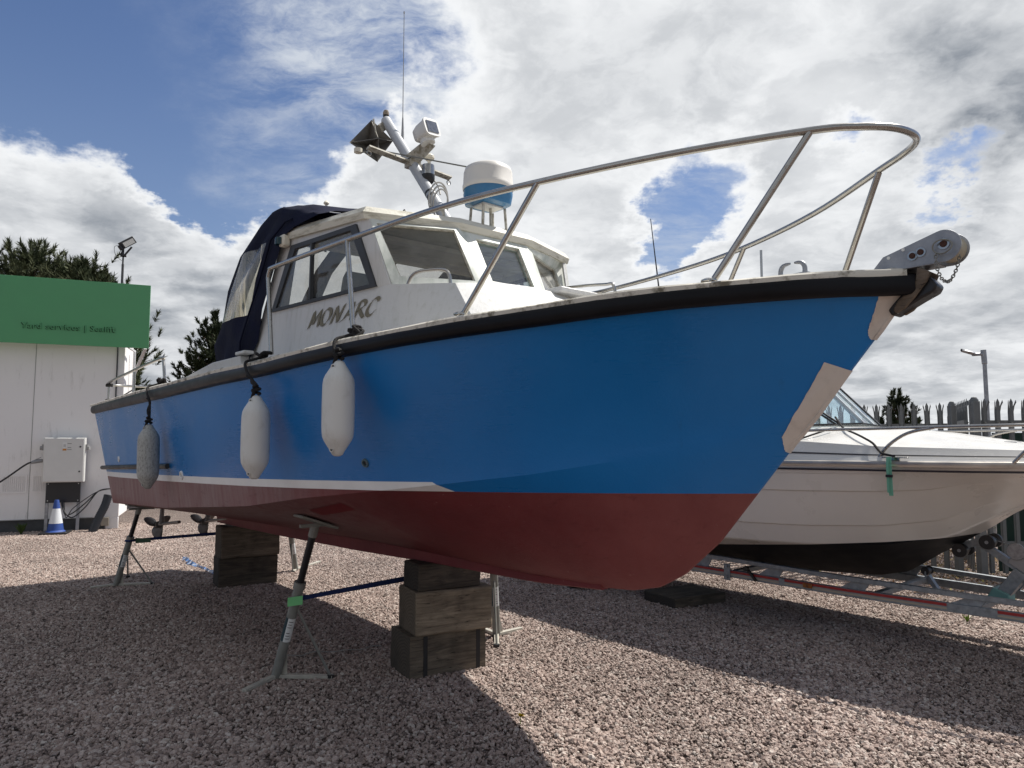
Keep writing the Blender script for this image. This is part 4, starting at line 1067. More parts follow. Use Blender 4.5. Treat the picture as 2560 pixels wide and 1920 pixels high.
# ------------------------------------------------------------------ boat stands
def stand(t, v, tt, tv, label, feet, braces):
    """base (t,v), pad under the hull at (tt,tv)"""
    zt = bottom(tt, tv)-.008
    a, b = L(t, v, 0.015), L(tt, tv, zt)
    th = thing('boat_stand', label, 'boat stand', FB, L(t, v, 0), 'adjustable stands propping up the blue boat')
    d = (b-a); pt = lambda u: a+d*u
    us = .60
    bm = BM(); tube(bm, [pt(0.0), pt(us)], .031, 16); tube(bm, [pt(us-.03), pt(us+.01)], .037, 16); part('pole', bm, M_GALVD, th, angle=60)
    bm = BM(); tube(bm, [pt(us), pt(.93)], .021, 12)
    for k in range(26): tube(bm, [pt(us+.012+k*.0118), pt(us+.016+k*.0118)], .0235, 12, cap=False)
    parts('screw', bm, M_BLACK, th, angle=60)
    n = Vector((0, (bottom(tt, abs(tv)+.1)-bottom(tt, abs(tv)))*10*(1 if tv > 0 else -1), -1)).normalized()
    bm = BM(); M_ = place(b, n); box(bm, M_ @ Vector((0, 0, .006)), (.13, .26, .016), M_.to_3x3()); part('pad', bm, M_GALVD, th, bevel=.004)
    bm = BM(); tube(bm, [pt(.90), pt(.97)], .028, 10); bar(bm, b-Vector((0, .10, .008))+n*.02, b+Vector((0, .10, -.008))+n*.02, .02, .02); part('swivel', bm, M_GALVD, th)
    bm = BM()
    pol = lambda an, ln: a+Vector((math.cos(R(an)), math.sin(R(an)), 0))*ln
    for an, ln in feet: bar(bm, a+Vector((0, 0, .0)), pol(an, ln)+Vector((0, 0, -.008)), .036, .024)
    slab(bm, [pt(.0)+Vector((.0, .02, 0)), pt(.16)+Vector((0, .03, 0)), pol(feet[-1][0], .07)], (.008, 0, 0))
    part('foot', bm, M_GALVF, th, bevel=.003)
    for an, ln in braces:
        bm = BM(); tube(bm, [pt(.47), pol(an, ln)], .0085, 8); part('brace', bm, M_GALVD, th)
        bm = BM(); lathe(bm, [(0, -.012), (.022, -.012), (.022, .006), (0, .008)], Matrix.Translation(pol(an, ln)), 10); part('brace_foot', bm, M_BLACK, th)
    # sticker half way up
    def band(u0, u1, a0, a1, m, nm, rr=.0317):
        bm = BM(); q = place(Vector((0, 0, 0)), d).to_3x3(); rows = []
        for u in (u0, u1): rows.append([pt(u)+q @ Vector((rr*math.cos(x), rr*math.sin(x), 0)) for x in np.linspace(a0, a1, 9)])
        grid(bm, rows); return part(nm, bm, m, th)
    # find the angle that faces the camera side
    q = place(Vector((0, 0, 0)), d).to_3x3(); tc = FB.inverted() @ cam.location - a; tc = q.inverted() @ tc; fa = math.atan2(tc.y, tc.x)
    s = band(.235, .385, fa-.45, fa+1.25, M_LABEL, 'label'); s2 = band(.235, .385, fa-1.5, fa-.45, M_LABELD, 'label')
    bm = BM(); rows = []
    for k in range(7):
        u = .255+k*.018
        if k == 3: continue
        grid(bm, [[pt(uu)+q @ Vector((.0321*math.cos(x), .0321*math.sin(x), 0)) for x in np.linspace(fa-.2, fa+.7-.1*(k % 3), 5)] for uu in (u, u+.004)])
    parts('print', bm, M_INK, s)
    return th, pt
s1, p1 = stand(2.95, -.80, 2.63, -.70, 'stand with bright green tag and white label on its pole, in the shade', [(-63, .28), (50, .36)], [(50, .345)])
s2, p2 = stand(6.90, -.89, 6.70, -.74, 'leaning stand below the corner of the stern, beside the propellers', [(-98, .23), (66, .36)], [(66, .34), (155, .5)])
s3, p3 = stand(2.81, .90, 2.66, .72, 'stand with three sunlit feet behind the three-block timber stack', [(170, .24), (-39, .28), (96, .28)], [(-39, .30)])
s4, p4 = stand(6.55, .92, 6.40, .72, 'slim stand with sunlit foot just behind the two-block timber stack', [(-37, .14), (127, .60)], [(-37, .14)])

# ratchet straps between the stands
def strap(a, b, label, sag, tagm, split):
    th = thing('ratchet_strap', label, 'strap', FB, a, 'blue straps tying the stands together')
    bm = BM(); n = 14
    for s in (-1, 1):
        rows = []
        for i in range(n+1):
            u = i/n; p = a.lerp(b, u)-Vector((0, 0, sag*math.sin(math.pi*u))); sp_ = split*(u if s > 0 else 0)
            tw = 1.0 if u < .5 else 1.0-.6*(u-.5)
            rows.append([p+Vector((s*.003, 0, sp_+.014*tw)), p+Vector((s*.003, 0, sp_-.014*tw))])
        grid(bm, rows)
    o = part('webbing', bm, M_STRAP, th, flat=True); md = o.modifiers.new('thick', 'SOLIDIFY'); md.thickness = .003
    bm = BM(); ax = (b-a).normalized()
    tube(bm, [a+Vector((.034*math.cos(x), .034*math.sin(x), 0)) for x in np.linspace(0, 6.28, 20)], .012, 8); part('loop', bm, M_STRAP, th)
    return th
a = p1(.50); b = p3(.56)
st1 = strap(a, b, 'blue strap with bright green tag running behind the three-block timber stack', .0, None, .02)
bm = BM(); c = a+L(.02, 0, 0)*0; camd = (FB.inverted() @ cam.location-a); camd.z = 0; camd.normalize(); side = Vector((-camd.y, camd.x, 0))
slab(bm, [c+camd*.045+side*(s*.045-.005)*1.0+Vector((0, 0, z+s*.004)) for s, z in ((-1, -.030), (1, -.030), (1, .024), (-1, .024))], camd*.004)
part('tag', bm, M_GREENT, st1)
a = p2(.56); b = p4(.60)
st2 = strap(a, b, 'dark blue strap stretched past the propellers under the stern', .0, None, .012)
bm = BM(); slab(bm, [a+L(-.03, .05, z)+L(-.10*k, .12*k, 0) for k, z in ((0, -.03), (1, -.02), (1, .02), (0, .025))], (0, 0.004, 0)); part('tag', bm, pmat('dark green tag', (.02, .06, .03), .7), st2)

# loose things on the gravel
def crumple(path, w, m, name, label, cat, frame=FB, base=None):
    bm = BM(); random.seed(11); rows = []
    for i, p in enumerate(spline(path, 8)):
        a = random.uniform(0, 3.1); h = Vector((math.cos(a)*w*.5, math.sin(a)*w*.5, random.uniform(.2, 1.0)*w*.5)); rows.append([p-h*.8+Vector((0, 0, .012)), p+h+Vector((0, 0, .014))])
    grid(bm, rows); return solo(name, bm, m, label, cat, frame, base or path[0], flat=True)
crumple([L(8.25, .15, .0), L(8.0, .13, .02), L(7.78, .10, .01), L(7.5, .12, .0), L(7.15, .12, .0), L(6.85, .10, .0)], .06, pmat('pale blue tape', (.10, .20, .42), .5, fn=dirt_fn((.6, .62, .66), .9, (6, 6, 6), .45, .6)), 'crumpled_strap', 'crumpled blue and silver strap lying in sun and shade behind the stern', 'strap')
bm = BM(); pts = [L(3.35-.02*k, -.62+.052*k, .014+.006*math.sin(k*1.7)) + Vector((.02*math.sin(k*.9), 0, 0)) for k in range(14)]
tube(bm, spline(pts, 4), .004, 6); solo('cord', bm, pmat('pale grey cord', (.24, .23, .22), .9), 'thin pale cord lying on shaded gravel beside the three-block timber stack', 'cord', FB, pts[0])
crumple([L(2.86, .0, .004), L(2.78, .02, .004), L(2.66, -.02, .004)], .07, M_STRAP, 'strap_end', 'loose dark blue strap end on gravel against the three-block timber stack', 'strap')

# ------------------------------------------------------------------ white speedboat on its trailer
M_GEL = pmat('white gelcoat', (0.70, 0.665, 0.61), 0.32, coat=0.08, var=0.03, var_scale=3)
M_GELD = pmat('white deck gelcoat', (0.60, 0.59, 0.57), 0.25, coat=0.2, var=0.03)
M_GELG = pmat('grey deck band', (0.36, 0.39, 0.45), 0.35)
M_PIN = pmat('dark pinstripe', (0.018, 0.015, 0.022), 0.4)
M_BOTT = pmat('black antifouling', (0.006, 0.007, 0.010), 0.7, spec=0.25, var=0.4, var_scale=6)
speed = thing('speedboat', 'white open speedboat with black underside and low windscreen, sitting on a galvanised trailer', 'boat', FB, L(1.5, 3.4, 0))
C2 = 3.40
def s2(t):
    g_ = ip(t, [-1.35, -1.25, -1.05, -.6, 0, .5, 1.2, 2.5, 4.6], [.0, .18, .38, .72, .92, .97, 1.0, 1.02, .98])
    zg = ip(t, [-1.35, 0, 1.2, 4.6], [1.36, 1.345, 1.335, 1.31])
    zk = ip(t, [-1.35, -.9, -.4, -.05, .143, .432, .516, .737, .967, 1.573, 4.6], [1.34, 1.27, 1.16, 1.042, .887, .695, .640, .485, .425, .385, .36])
    cw = ip(t, [-1.3, -.5, -.2, .05, .29, .63, 1.13, 2, 4.6], [.0, .02, .07, .22, .42, .67, .79, .86, .88])
    zc = ip(t, [-1.35, -.5, -.2, .05, .29, .63, 1.13, 1.5, 4.6], [1.345, 1.20, 1.125, .995, .845, .775, .735, .72, .66])
    zc = max(zc, zk+.005); cw = min(cw, g_)
    p = [(0, zk), (cw*.5, zk+(zc-zk)*.50), (cw*.985, zc-.012), (cw, zc)]
    # two shallow steps in the topsides
    for u, o in ((.15, .0), (.22, .0), (.235, .012), (.5, .014), (.66, .014), (.675, .026), (.88, .026), (.90, .03), (1.0, .03)):
        p.append((cw+(g_-cw)*u**.85+o*(1 if g_ > .1 else 0)-.03*u*(1 if g_ > .1 else 0), zc+(zg-zc)*u))
    return p
ts = list(np.linspace(-1.33, 1.3, 54))+list(np.linspace(1.4, 4.6, 26))
bm = BM(); allv = []
for sgn in (-1, 1):
    grid(bm, [[L(t, C2+sgn*v, z) for v, z in s2(t)] for t in ts])
bm.faces.new([bm.verts.new(L(4.6, C2+s*v, z)) for s, pp in ((1, s2(4.6)), (-1, s2(4.6)[::-1])) for v, z in pp])
bmesh.ops.remove_doubles(bm, verts=bm.verts, dist=.0006)
# painted waterline
p0, n0 = L(1.2, C2, .715), Vector((-.095, 0, 1)).normalized(); n0 = Vector((-.12, 0, 1)).normalized()
bmesh.ops.bisect_plane(bm, geom=bm.verts[:]+bm.edges[:]+bm.faces[:], plane_co=p0, plane_no=n0, dist=1e-5)
cls = {}
bm.faces.ensure_lookup_table()
for f in bm.faces: cls[f.index] = 1 if (f.calc_center_median()-p0).dot(n0) < 0 else 0
for k, (nm, m) in enumerate((('hull', M_GEL), ('hull_bottom', M_BOTT))):
    b2 = bm.copy(); b2.faces.ensure_lookup_table(); bmesh.ops.delete(b2, geom=[f for f in b2.faces if cls[f.index] != k], context='FACES'); part(nm, b2, m, speed, angle=12)
bm.free()
def g2(t): return s2(t)[-1]
tt = list(np.linspace(-1.3, 1.3, 46))+list(np.linspace(1.4, 4.6, 20))
bm = BM()
for sgn in (-1, 1):
    rows = []
    for t in tt:
        w, z = g2(t); rows.append([L(t, C2+sgn*(w+o), z+dz) for o, dz in ((0, -.012), (.012, -.010), (.020, .006), (.016, .024), (.0, .030), (-.02, .030))])
    grid(bm, rows)
part('rub_rail', bm, pmat('worn alloy strip', (.46, .43, .39), .35, .6, var=.2), speed, angle=50)
bm = BM()
for sgn in (-1, 1):
    grid(bm, [[L(t, C2+sgn*(g2(t)[0]*1+.0035), g2(t)[1]-.028), L(t, C2+sgn*(g2(t)[0]+.0035-.001), g2(t)[1]-.042)] for t in tt if t > -1.2])
part('pinstripe', bm, M_PIN, speed)
# deck: side deck (shaded grey band), white cambered foredeck
def deck_rows(a, b, n):
    rows = []
    for t in np.linspace(a, b, n):
        w, z = g2(t); z += .030
        kn = ip(t, [-1.3, -.6, -.15, .58, 1.19, 1.6], [.03, .055, .075, .10, .145, .165]); cr = ip(t, [-1.3, -.5, .0, .47, .85, 1.4], [.02, .07, .12, .20, .245, .26])
        k1 = w*.80; k2 = w*.45
        r = [(w-.015, 0), (w*.955, kn*.30), (w*.905, kn), (k2, cr), (0, cr+.01)]
        rows.append([L(t, C2-v, z+h) for v, h in r]+[L(t, C2+v, z+h) for v, h in r[:-1][::-1]])
    return rows
rws = deck_rows(-1.28, 1.35, 34)
bm = BM(); grid(bm, rws); part('foredeck', bm, M_GELD, speed, angle=20)
bm = BM()
for q in (0,):
    grid(bm, [[r[1].lerp(r[2], .05)+Vector((0, -.003, .003)), r[1].lerp(r[2], .16)+Vector((0, -.003, .003))] for r in rws if True][4:])
part('deck_stripe', bm, M_PIN, speed)
bm = BM()
grid(bm, [[r[2]+Vector((0, .0, .004)), r[1]+Vector((0, -.004, .004))] for r in rws][3:]) if False else None
bm.free()
# cockpit sides aft of the windscreen
bm = BM()
for sgn in (-1, 1):
    grid(bm, [[L(t, C2+sgn*g2(t)[0]*.99, g2(t)[1]+.03), L(t, C2+sgn*g2(t)[0]*.80, g2(t)[1]+.20), L(t, C2+sgn*g2(t)[0]*.70, g2(t)[1]+.20), L(t, C2+sgn*g2(t)[0]*.70, g2(t)[1]-.2)] for t in np.linspace(1.3, 4.6, 12)])
part('cockpit_side', bm, M_GELD, speed, angle=25)
# dark seam under a raised hatch
bm = BM(); box(bm, L(.74, 3.40, 1.585), (.42, .46, .028), Matrix.Rotation(R(5), 3, 'Y')); ht = part('deck_hatch', bm, M_GELD, speed, bevel=.01)
bm = BM(); box(bm, L(.74, 3.40, 1.570), (.435, .475, .014), Matrix.Rotation(R(5), 3, 'Y')); part('hatch_seal', bm, M_BLACK, ht)
# windscreen
M_WS = M_GLASS2
nB, cB, fB = L(1.22, 2.84, 1.635), L(1.06, C2, 1.655), L(1.14, 3.97, 1.640)
nT, cT, fT = L(1.55, 2.94, 2.02), L(1.44, C2, 2.045), L(1.50, 3.90, 2.03)
for nm_, q in (('near', [nB, L(2.1, 2.62, 1.58), L(2.2, 2.72, 1.95), nT]), ('far', [fB, L(2.1, 4.18, 1.58), L(2.2, 4.08, 1.95), fT])):
    bm = BM(); slab(bm, q, (0, .006, 0)); g_ = part('windscreen_side', bm, M_WS, speed, flat=True)
    bm = BM()
    for a, b in ((q[3], q[2]), (q[2], q[1])): bar(bm, a, b, .014, .016, (0, 1, 0))
    part('frame', bm, M_BLACK, g_)
bm = BM(); slab(bm, [nB, cB, cT, nT], (-.006, 0, 0)); slab(bm, [cB, fB, fT, cT], (-.006, 0, 0)); g_ = part('windscreen', bm, M_WS, speed, flat=True)
bm = BM()
for a, b in ((nT, cT), (cT, fT), (cB.lerp(fB, .6), cT.lerp(fT, .6))): bar(bm, a, b, .022, .02)
bar(bm, nB, nT, .03, .02); bar(bm, cB.lerp(fB, .05), cT.lerp(fT, .05), .035, .012, (0, 1, 0))
part('frame', bm, M_ALU, g_)
bm = BM(); bar(bm, fB, fT, .016, .018, (0, 1, 0)); bar(bm, nB, cB, .016, .014); bar(bm, cB, fB, .016, .014); part('seal', bm, M_BLACK, g_)
bm = BM()
for d in (0, .035): tube(bm, [L(1.06+d, C2-.38, 1.64), L(1.36+d, C2-.36, 1.84)], .009, 6)
parts('wiper', bm, M_BLACK, speed)
# bow rail of the speedboat
bm = BM()
for sgn in (-1, 1):
    tube(bm, spline([L(1.30, C2+sgn*.90, 1.565), L(1.08, C2+sgn*.90, 1.585), L(.5, C2+sgn*.89, 1.595), L(-.3, C2+sgn*.86, 1.605), L(-.75, C2+sgn*.58, 1.615), L(-1.05, C2+sgn*.25, 1.62)]+([L(-1.1, C2, 1.62)] if sgn < 0 else []), 6), .0115, 10)
    tube(bm, spline([L(.56, C2+sgn*.92, 1.38), L(.48, C2+sgn*.915, 1.48), L(.36, C2+sgn*.90, 1.56), L(.20, C2+sgn*.89, 1.595)], 6), .0115, 10)
    tube(bm, spline([L(-.23, C2+sgn*.86, 1.37), L(-.30, C2+sgn*.86, 1.45), L(-.40, C2+sgn*.83, 1.55), L(-.5, C2+sgn*.78, 1.605)], 6), .0115, 10)
part('bow_rail', bm, M_SS, speed, angle=60)
# deck fittings
bm = BM(); c = L(-.03, 3.30, 1.455); slab(bm, [c+Vector((-.04, -.06, -.04)), c+Vector((.04, -.06, -.04)), c+Vector((.04, -.06, .05)), c+Vector((-.04, -.06, .05))], (0, .012, 0)); slab(bm, [c+Vector((-.04, .05, -.04)), c+Vector((.04, .05, -.04)), c+Vector((.04, .05, .05)), c+Vector((-.04, .05, .05))], (0, .012, 0)); box(bm, c+Vector((-.045, 0, .005)), (.012, .12, .09))
sr = part('stem_roller_bracket', bm, M_GELD, speed, bevel=.003)
bm = BM(); lathe(bm, [(0, -.04), (.036, -.04), (.02, 0), (.036, .04), (0, .04)], place(c+Vector((.012, 0, 0)), (0, 1, 0)), 16); part('roller_wheel', bm, M_BLACK, sr)
bm = BM(); c = L(.12, 3.33, 1.47); tube(bm, [c+Vector((0, 0, -.05)), c], .012, 8); box(bm, c, (.05, .012, .012)); part('bollard', bm, M_SS, speed)
bm = BM(); c = L(.43, C2-.95, 1.395); box(bm, c, (.17, .02, .008)); box(bm, c-Vector((0, 0, .012)), (.06, .016, .02)); part('cleat', bm, M_SS, speed, bevel=.003)
# black mooring line over the deck
bm = BM()
tube(bm, spline([L(1.10, C2-.38, 1.70), L(.98, C2-.52, 1.615), L(.90, C2-.62, 1.59), L(.80, C2-.72, 1.565), L(.69, C2-.82, 1.53), L(.60, C2-.885, 1.49), L(.52, C2-.945, 1.425), L(.42, C2-.985, 1.405)], 6), .008, 8)
tube(bm, spline([L(1.03, C2-.60, 1.605), L(1.10, C2-.80, 1.55), L(1.18, C2-.89, 1.505), L(1.28, C2-.945, 1.43), L(1.42, C2-.995, 1.40)], 6), .007, 8)
parts('mooring_line', bm, M_ROPE, speed)
# pale green strap hung on the cleat
ss = thing('green_strap', 'pale green strap with black buckle hanging over the speedboat gunwale', 'strap', FB, L(.43, C2-1.0, 1.39))
bm = BM(); zz_ = [1.40, 1.385, 1.36, 1.31, 1.26, 1.21, 1.16, 1.14]
grid(bm, [[L(.455-.012*(1.4-z), C2-1.005-.012*min(1, (1.4-z)*20), z), L(.435-.012*(1.4-z)*2-.006, C2-1.008-.012*min(1, (1.4-z)*20), z)] for z in zz_]); grid(bm, [[L(.463-.012*(1.4-z), C2-1.010-.014*min(1, (1.4-z)*20), z), L(.443, C2-1.013-.014*min(1, (1.4-z)*20), z)] for z in zz_[:-1]])
part('webbing', bm, pmat('pale green webbing', (.16, .42, .30), .8), ss)
bm = BM(); box(bm, L(.442, C2-1.028, 1.272), (.045, .012, .018)); part('buckle', bm, M_BLACK, ss, bevel=.002)
# aerials
bm = BM(); tube(bm, [L(3.16, 3.45, 1.5), L(3.16, 3.45, 3.05), L(3.27, 3.45, 3.94)], [.012, .009, .004], 8); part('whip_aerial', bm, M_BLACK, speed)
bm = BM(); tube(bm, [L(1.96, 3.45, 1.6), L(1.96, 3.45, 3.32)], .012, 8); part('pole', bm, M_SS, speed)

# ------------------------------------------------------------------ trailer
M_GALVT = pmat('weathered galvanised trailer steel', (0.27, 0.29, 0.31), 0.5, 0.45, var=0.3, var_scale=22)
tr = thing('boat_trailer', 'galvanised boat trailer with red and white reflective strips under the speedboat', 'trailer', FB, L(1.5, 3.4, 0))
def zt(t): return ip(t, [-1.6, 2.4, 4.6], [.405, .482, .50])
def zl(t): return ip(t, [-1.6, 2.4, 4.6], [.315, .335, .345])
def vb_(t, s): return C2+s*ip(t, [-2.6, -1.4, 1.0, 4.6], [.06, .30, .50, .52])
for s in (-1, 1):
    bm = BM(); st_ = [4.5, 2.4, 1.0, -.4, -1.4, -2.5]
    for a, b in zip(st_[:-1], st_[1:]):
        bar(bm, L(a, vb_(a, s), zt(a)), L(b, vb_(b, s), zt(b)), .045, .035); bar(bm, L(a, vb_(a, s), zl(a)+.022), L(b, vb_(b, s), zl(b)+.022), .045, .06)
    for t in (2.3, 1.62, .93, .18, -.55, -1.2):
        slab(bm, [L(t+.13, vb_(t+.13, s), zl(t)+.05), L(t-.06, vb_(t, s), zl(t)+.05), L(t-.10, vb_(t, s), zt(t)-.016), L(t+.03, vb_(t, s), zt(t)-.016)], (0, .01, 0))
    fr_ = part('side_beam', bm, M_GALVT, tr, bevel=.003)
    if s < 0:
        for a, b in ((2.6, 1.55), (1.5, .32), (.02, -1.0)):
            for nm_, z0, z1, m in (('red_reflector', .030, .050, pmat('red reflective tape', (.34, .018, .018), .4)), ('white_reflector', .008, .022, pmat('faded white tape', (.42, .36, .28), .5))):
                bm = BM(); grid(bm, [[L(t, vb_(t, s)-.0245, zl(t)+z0), L(t, vb_(t, s)-.0245, zl(t)+z1)] for t in np.linspace(a, b, 8)]); part(nm_, bm, m, fr_)
        bm = BM(); box(bm, L(1.30, vb_(1.3, s)-.032, zl(1.3)+.030), (.075, .014, .035)); ml = part('side_marker', bm, pmat('amber lens', (.30, .09, .012), .3), tr, bevel=.004)
        bm = BM(); box(bm, L(1.30, vb_(1.3, s)-.040, zl(1.3)+.030), (.018, .006, .018)); part('reflector_core', bm, pmat('dark amber', (.12, .03, .01), .3), ml)
        bm = BM(); slab(bm, [L(2.06, vb_(2, s)-.035, .30), L(2.0, vb_(2, s)-.035, .30), L(2.0, vb_(2, s)-.035, .44), L(2.06, vb_(2, s)-.035, .44)], (0, .012, 0)); lathe(bm, [(.0, -.02), (.012, -.02), (.012, .01)], place(L(2.03, vb_(2, s)-.03, .42), (0, 1, 0)), 10); lathe(bm, [(.0, -.02), (.012, -.02), (.012, .01)], place(L(2.03, vb_(2, s)-.03, .33), (0, 1, 0)), 10); part('clamp_plate', bm, M_GALVT, tr)
        bm = BM(); lathe(bm, [(0, -.03), (.022, -.03), (.022, .0), (0, .0)], place(L(1.83, vb_(1.8, s)-.04, .425), (0, 1, 0)), 14); bar(bm, L(1.83, vb_(1.8, s)-.035, .42), L(1.75, vb_(1.8, s)-.035, .33), .02, .02); part('lamp_arm', bm, M_BLACK, tr)
bm = BM()
for t in (2.0, .80, .16, -.6): bar(bm, L(t, C2-.45, zl(t)+.03), L(t, C2+.45, zl(t)+.03), .05, .04)
parts('cross_member', bm, M_GALVT, tr, bevel=.003)
# winch post, upper rollers and winch
bm = BM(); bar(bm, L(.13, C2, .37), L(-.02, C2, .585), .10, .085, (1, 0, .5)); bar(bm, L(.24, C2, .765), L(-.10, C2, .535), .05, .05); bar(bm, L(.06, C2, .35), L(.06, C2, .5), .02, .03); bar(bm, L(.02, C2, .57), L(-.2, C2, .36), .04, .04); part('winch_post', bm, M_GALVT, tr, bevel=.003)
bm = BM()
for v in (-.035, .03): slab(bm, [L(.36, C2+v, .70), L(.36, C2+v, .74), L(.20, C2+v, .815), L(.17, C2+v, .80), L(.20, C2+v, .75)], (0, .006, 0))
rkt = part('roller_bracket', bm, M_GALVT, tr)
for (t, z) in ((.345, .700), (.165, .778), ):
    bm = BM(); lathe(bm, [(0, -.10), (.050, -.10), (.053, -.09), (.050, -.05), (.030, -.03), (.030, .05), (.050, .07), (.050, .10), (0, .10)], place(L(t, C2, z), (0, 1, 0)), 22); rl_ = part('bow_roller', bm, M_BLACK, tr)
    bm = BM(); lathe(bm, [(0, -.104), (.012, -.104), (.012, -.09)], place(L(t, C2, z), (0, 1, 0)), 12); part('axle_pin', bm, M_GALV, rl_)
bm = BM(); bar(bm, L(.53, C2, .36), L(.60, C2, .47), .05, .03, (1, 0, 0)); bar(bm, L(.60, C2-.045, .46), L(.60, C2-.045, .51), .03, .008, (1, 0, 0)); bar(bm, L(.60, C2+.045, .46), L(.60, C2+.045, .51), .03, .008, (1, 0, 0)); kb = part('keel_roller_bracket', bm, M_GALVT, tr)
bm = BM(); lathe(bm, [(0, -.05), (.030, -.05), (.032, -.04), (.026, -.03), (.024, .03), (.032, .04), (.030, .05), (0, .05)], place(L(.605, C2, .51), (0, 1, 0)), 18); part('keel_roller', bm, M_BLACK, kb)
bm = BM(); slab(bm, [L(.06, C2-.03, .64), L(-.06, C2-.03, .56), L(-.16, C2-.03, .62), L(-.08, C2-.03, .72), L(.0, C2-.03, .75)], (0, .06, 0)); wn = part('winch', bm, pmat('winch grey', (.34, .33, .33), .5, .3), tr, bevel=.004)
bm = BM(); lathe(bm, [(0, -.055), (.055, -.055), (.058, -.05), (.058, -.035), (0, -.035)], place(L(.0, C2, .725), (0, 1, 0)), 24); part('winch_gear', bm, pmat('winch gear grey', (.30, .30, .31), .4, .5, var=.3, var_scale=40), wn)
bm = BM(); tube(bm, [L(.02, C2, .76), L(.20, C2, .80)], .003, 6); part('winch_cable', bm, M_GALV, wn)
bm = BM(); slab(bm, [L(.20, C2-.07, .37), L(.05, C2-.07, .36), L(.05, C2-.07, .42), L(.15, C2-.07, .46)], (0, .14, 0)); part('ratchet_cover', bm, pmat('pale teal plastic', (.16, .33, .31), .5), tr, bevel=.008)
# wheels, hidden behind the blue boat from the photo's side
for s in (-1, 1):
    bm = BM(); lathe(bm, [(.10, -.06), (.17, -.07), (.20, -.05), (.21, 0), (.20, .05), (.17, .07), (.10, .06)], place(L(3.7, C2+s*.72, .21), (0, 1, 0)), 28); w_ = part('wheel', bm, M_BLACK, tr)
    bm = BM(); lathe(bm, [(0, -.03), (.03, -.04), (.10, -.02), (.105, -.055), (.11, -.055)], place(L(3.7, C2+s*.72, .21), (0, 1 if s > 0 else -1, 0)), 20); part('rim', bm, M_GALVT, w_)
bm = BM(); bar(bm, L(3.7, C2-.68, .25), L(3.7, C2+.68, .25), .05, .05); part('axle', bm, M_GALVT, tr)
bm = BM(); tube(bm, [L(-1.5, C2+.2, .02), L(-1.5, C2+.2, .6)], .025, 10); lathe(bm, [(0, -.03), (.09, -.03), (.1, 0), (.09, .03), (0, .03)], place(L(-1.5, C2+.2, .10), (0, 1, 0)), 18); part('jockey_wheel', bm, M_GALVT, tr)

# ------------------------------------------------------------------ yard building with the green fascia
def BV(x, y, z): return Vector((x, y, z))
M_WALL = pmat('white wall panel', (0.76, 0.745, 0.735), 0.6, fn=dirt_fn((0.36, 0.34, 0.31), 0.55, (3, 3, 0.7), 0.55, 0.78), bump=0.05)
M_GREEN = pmat('green sign sheet', (0.080, 0.30, 0.130), 0.45, var=0.03, var_scale=3)
M_SKIRT = pmat('dark plinth', (0.06, 0.062, 0.065), 0.8, var=0.3)
M_ENDW = pmat('white end panel', (0.55, 0.56, 0.58), 0.6, var=0.05)
bld = thing('yard_building', 'long white panelled building under a plain green fascia with raised green lettering over painted shadow', 'building', FBLD, (0, 0, 0))
bm = BM(); box(bm, (-2.15, .62, 2.05), (7.74, 1.24, 3.70)); box(bm, (1.62, .02, .10), (.20, .04, .20)); part('wall', bm, M_WALL, bld, bevel=.01)
bm = BM(); box(bm, (-2.25, .64, .10), (7.5, 1.24, .205)); part('plinth', bm, M_SKIRT, bld)
bm = BM()
for x in (.375, -.845, -2.065, -3.285): box(bm, (x, -.001, 1.75), (.009, .006, 3.1))
for x in (-.9, .1, .95): box(bm, (x, -.012, .205), (.75, .02, .012))
parts('panel_joint', bm, pmat('grey joint', (.30, .30, .29), .7), bld)
bm = BM(); box(bm, (-2.0, .62, 3.93), (7.9, 1.3, .06)); part('roof', bm, M_SKIRT, bld)
bm = BM(); box(bm, (-1.93, -.35, 3.688), (8.08, .035, 1.115)); fas = part('fascia_sign', bm, M_GREEN, bld, bevel=.002)
bm = BM(); bar(bm, (2.06, -.32, 3.13), (1.84, .30, 2.72), .05, .02); bar(bm, (1.80, -.33, 3.14), (1.84, .30, 3.14), .03, .03); box(bm, (1.80, .66, 2.2), (.035, .06, 2.0)); part('sign_bracket', bm, M_ENDW, bld)
# raised lettering, same green as the sheet, with a painted shadow copy set behind it
def text_bm(txt, size, depth):
    cu = bpy.data.curves.new('t', 'FONT'); cu.body = txt; cu.size = size; cu.extrude = depth; cu.resolution_u = 3; cu.space_character = 1.12; cu.space_word = 1.05
    ob = bpy.data.objects.new('t', cu); COL.objects.link(ob)
    dg = bpy.context.evaluated_depsgraph_get(); dg.update()
    me = bpy.data.meshes.new_from_object(ob.evaluated_get(dg)); bm = BM(); bm.from_mesh(me)
    bpy.data.objects.remove(ob); bpy.data.curves.remove(cu); bpy.data.meshes.remove(me); return bm
bm = text_bm('Yard services | Sealift', .150, .016)
xs = [v.co.x for v in bm.verts]; k = 1.37/(max(xs)-min(xs)); x0 = min(xs)
for v in bm.verts:
    y_ = v.co.y; v.co = Vector((.22+(v.co.x-x0)*k, -.376-v.co.z, 3.385+y_*.92))
part('lettering', bm, M_GREEN, fas, flat=True)
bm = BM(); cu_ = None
bm = text_bm('Yard services | Sealift', .150, .001)  # dark offset copy painted as the shadow of the letters
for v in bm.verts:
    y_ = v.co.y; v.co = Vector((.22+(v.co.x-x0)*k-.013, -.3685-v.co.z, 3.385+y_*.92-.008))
part('lettering_shadow', bm, pmat('dark green letter shadow', (.004, .030, .014), .8, spec=.1), fas, flat=True)
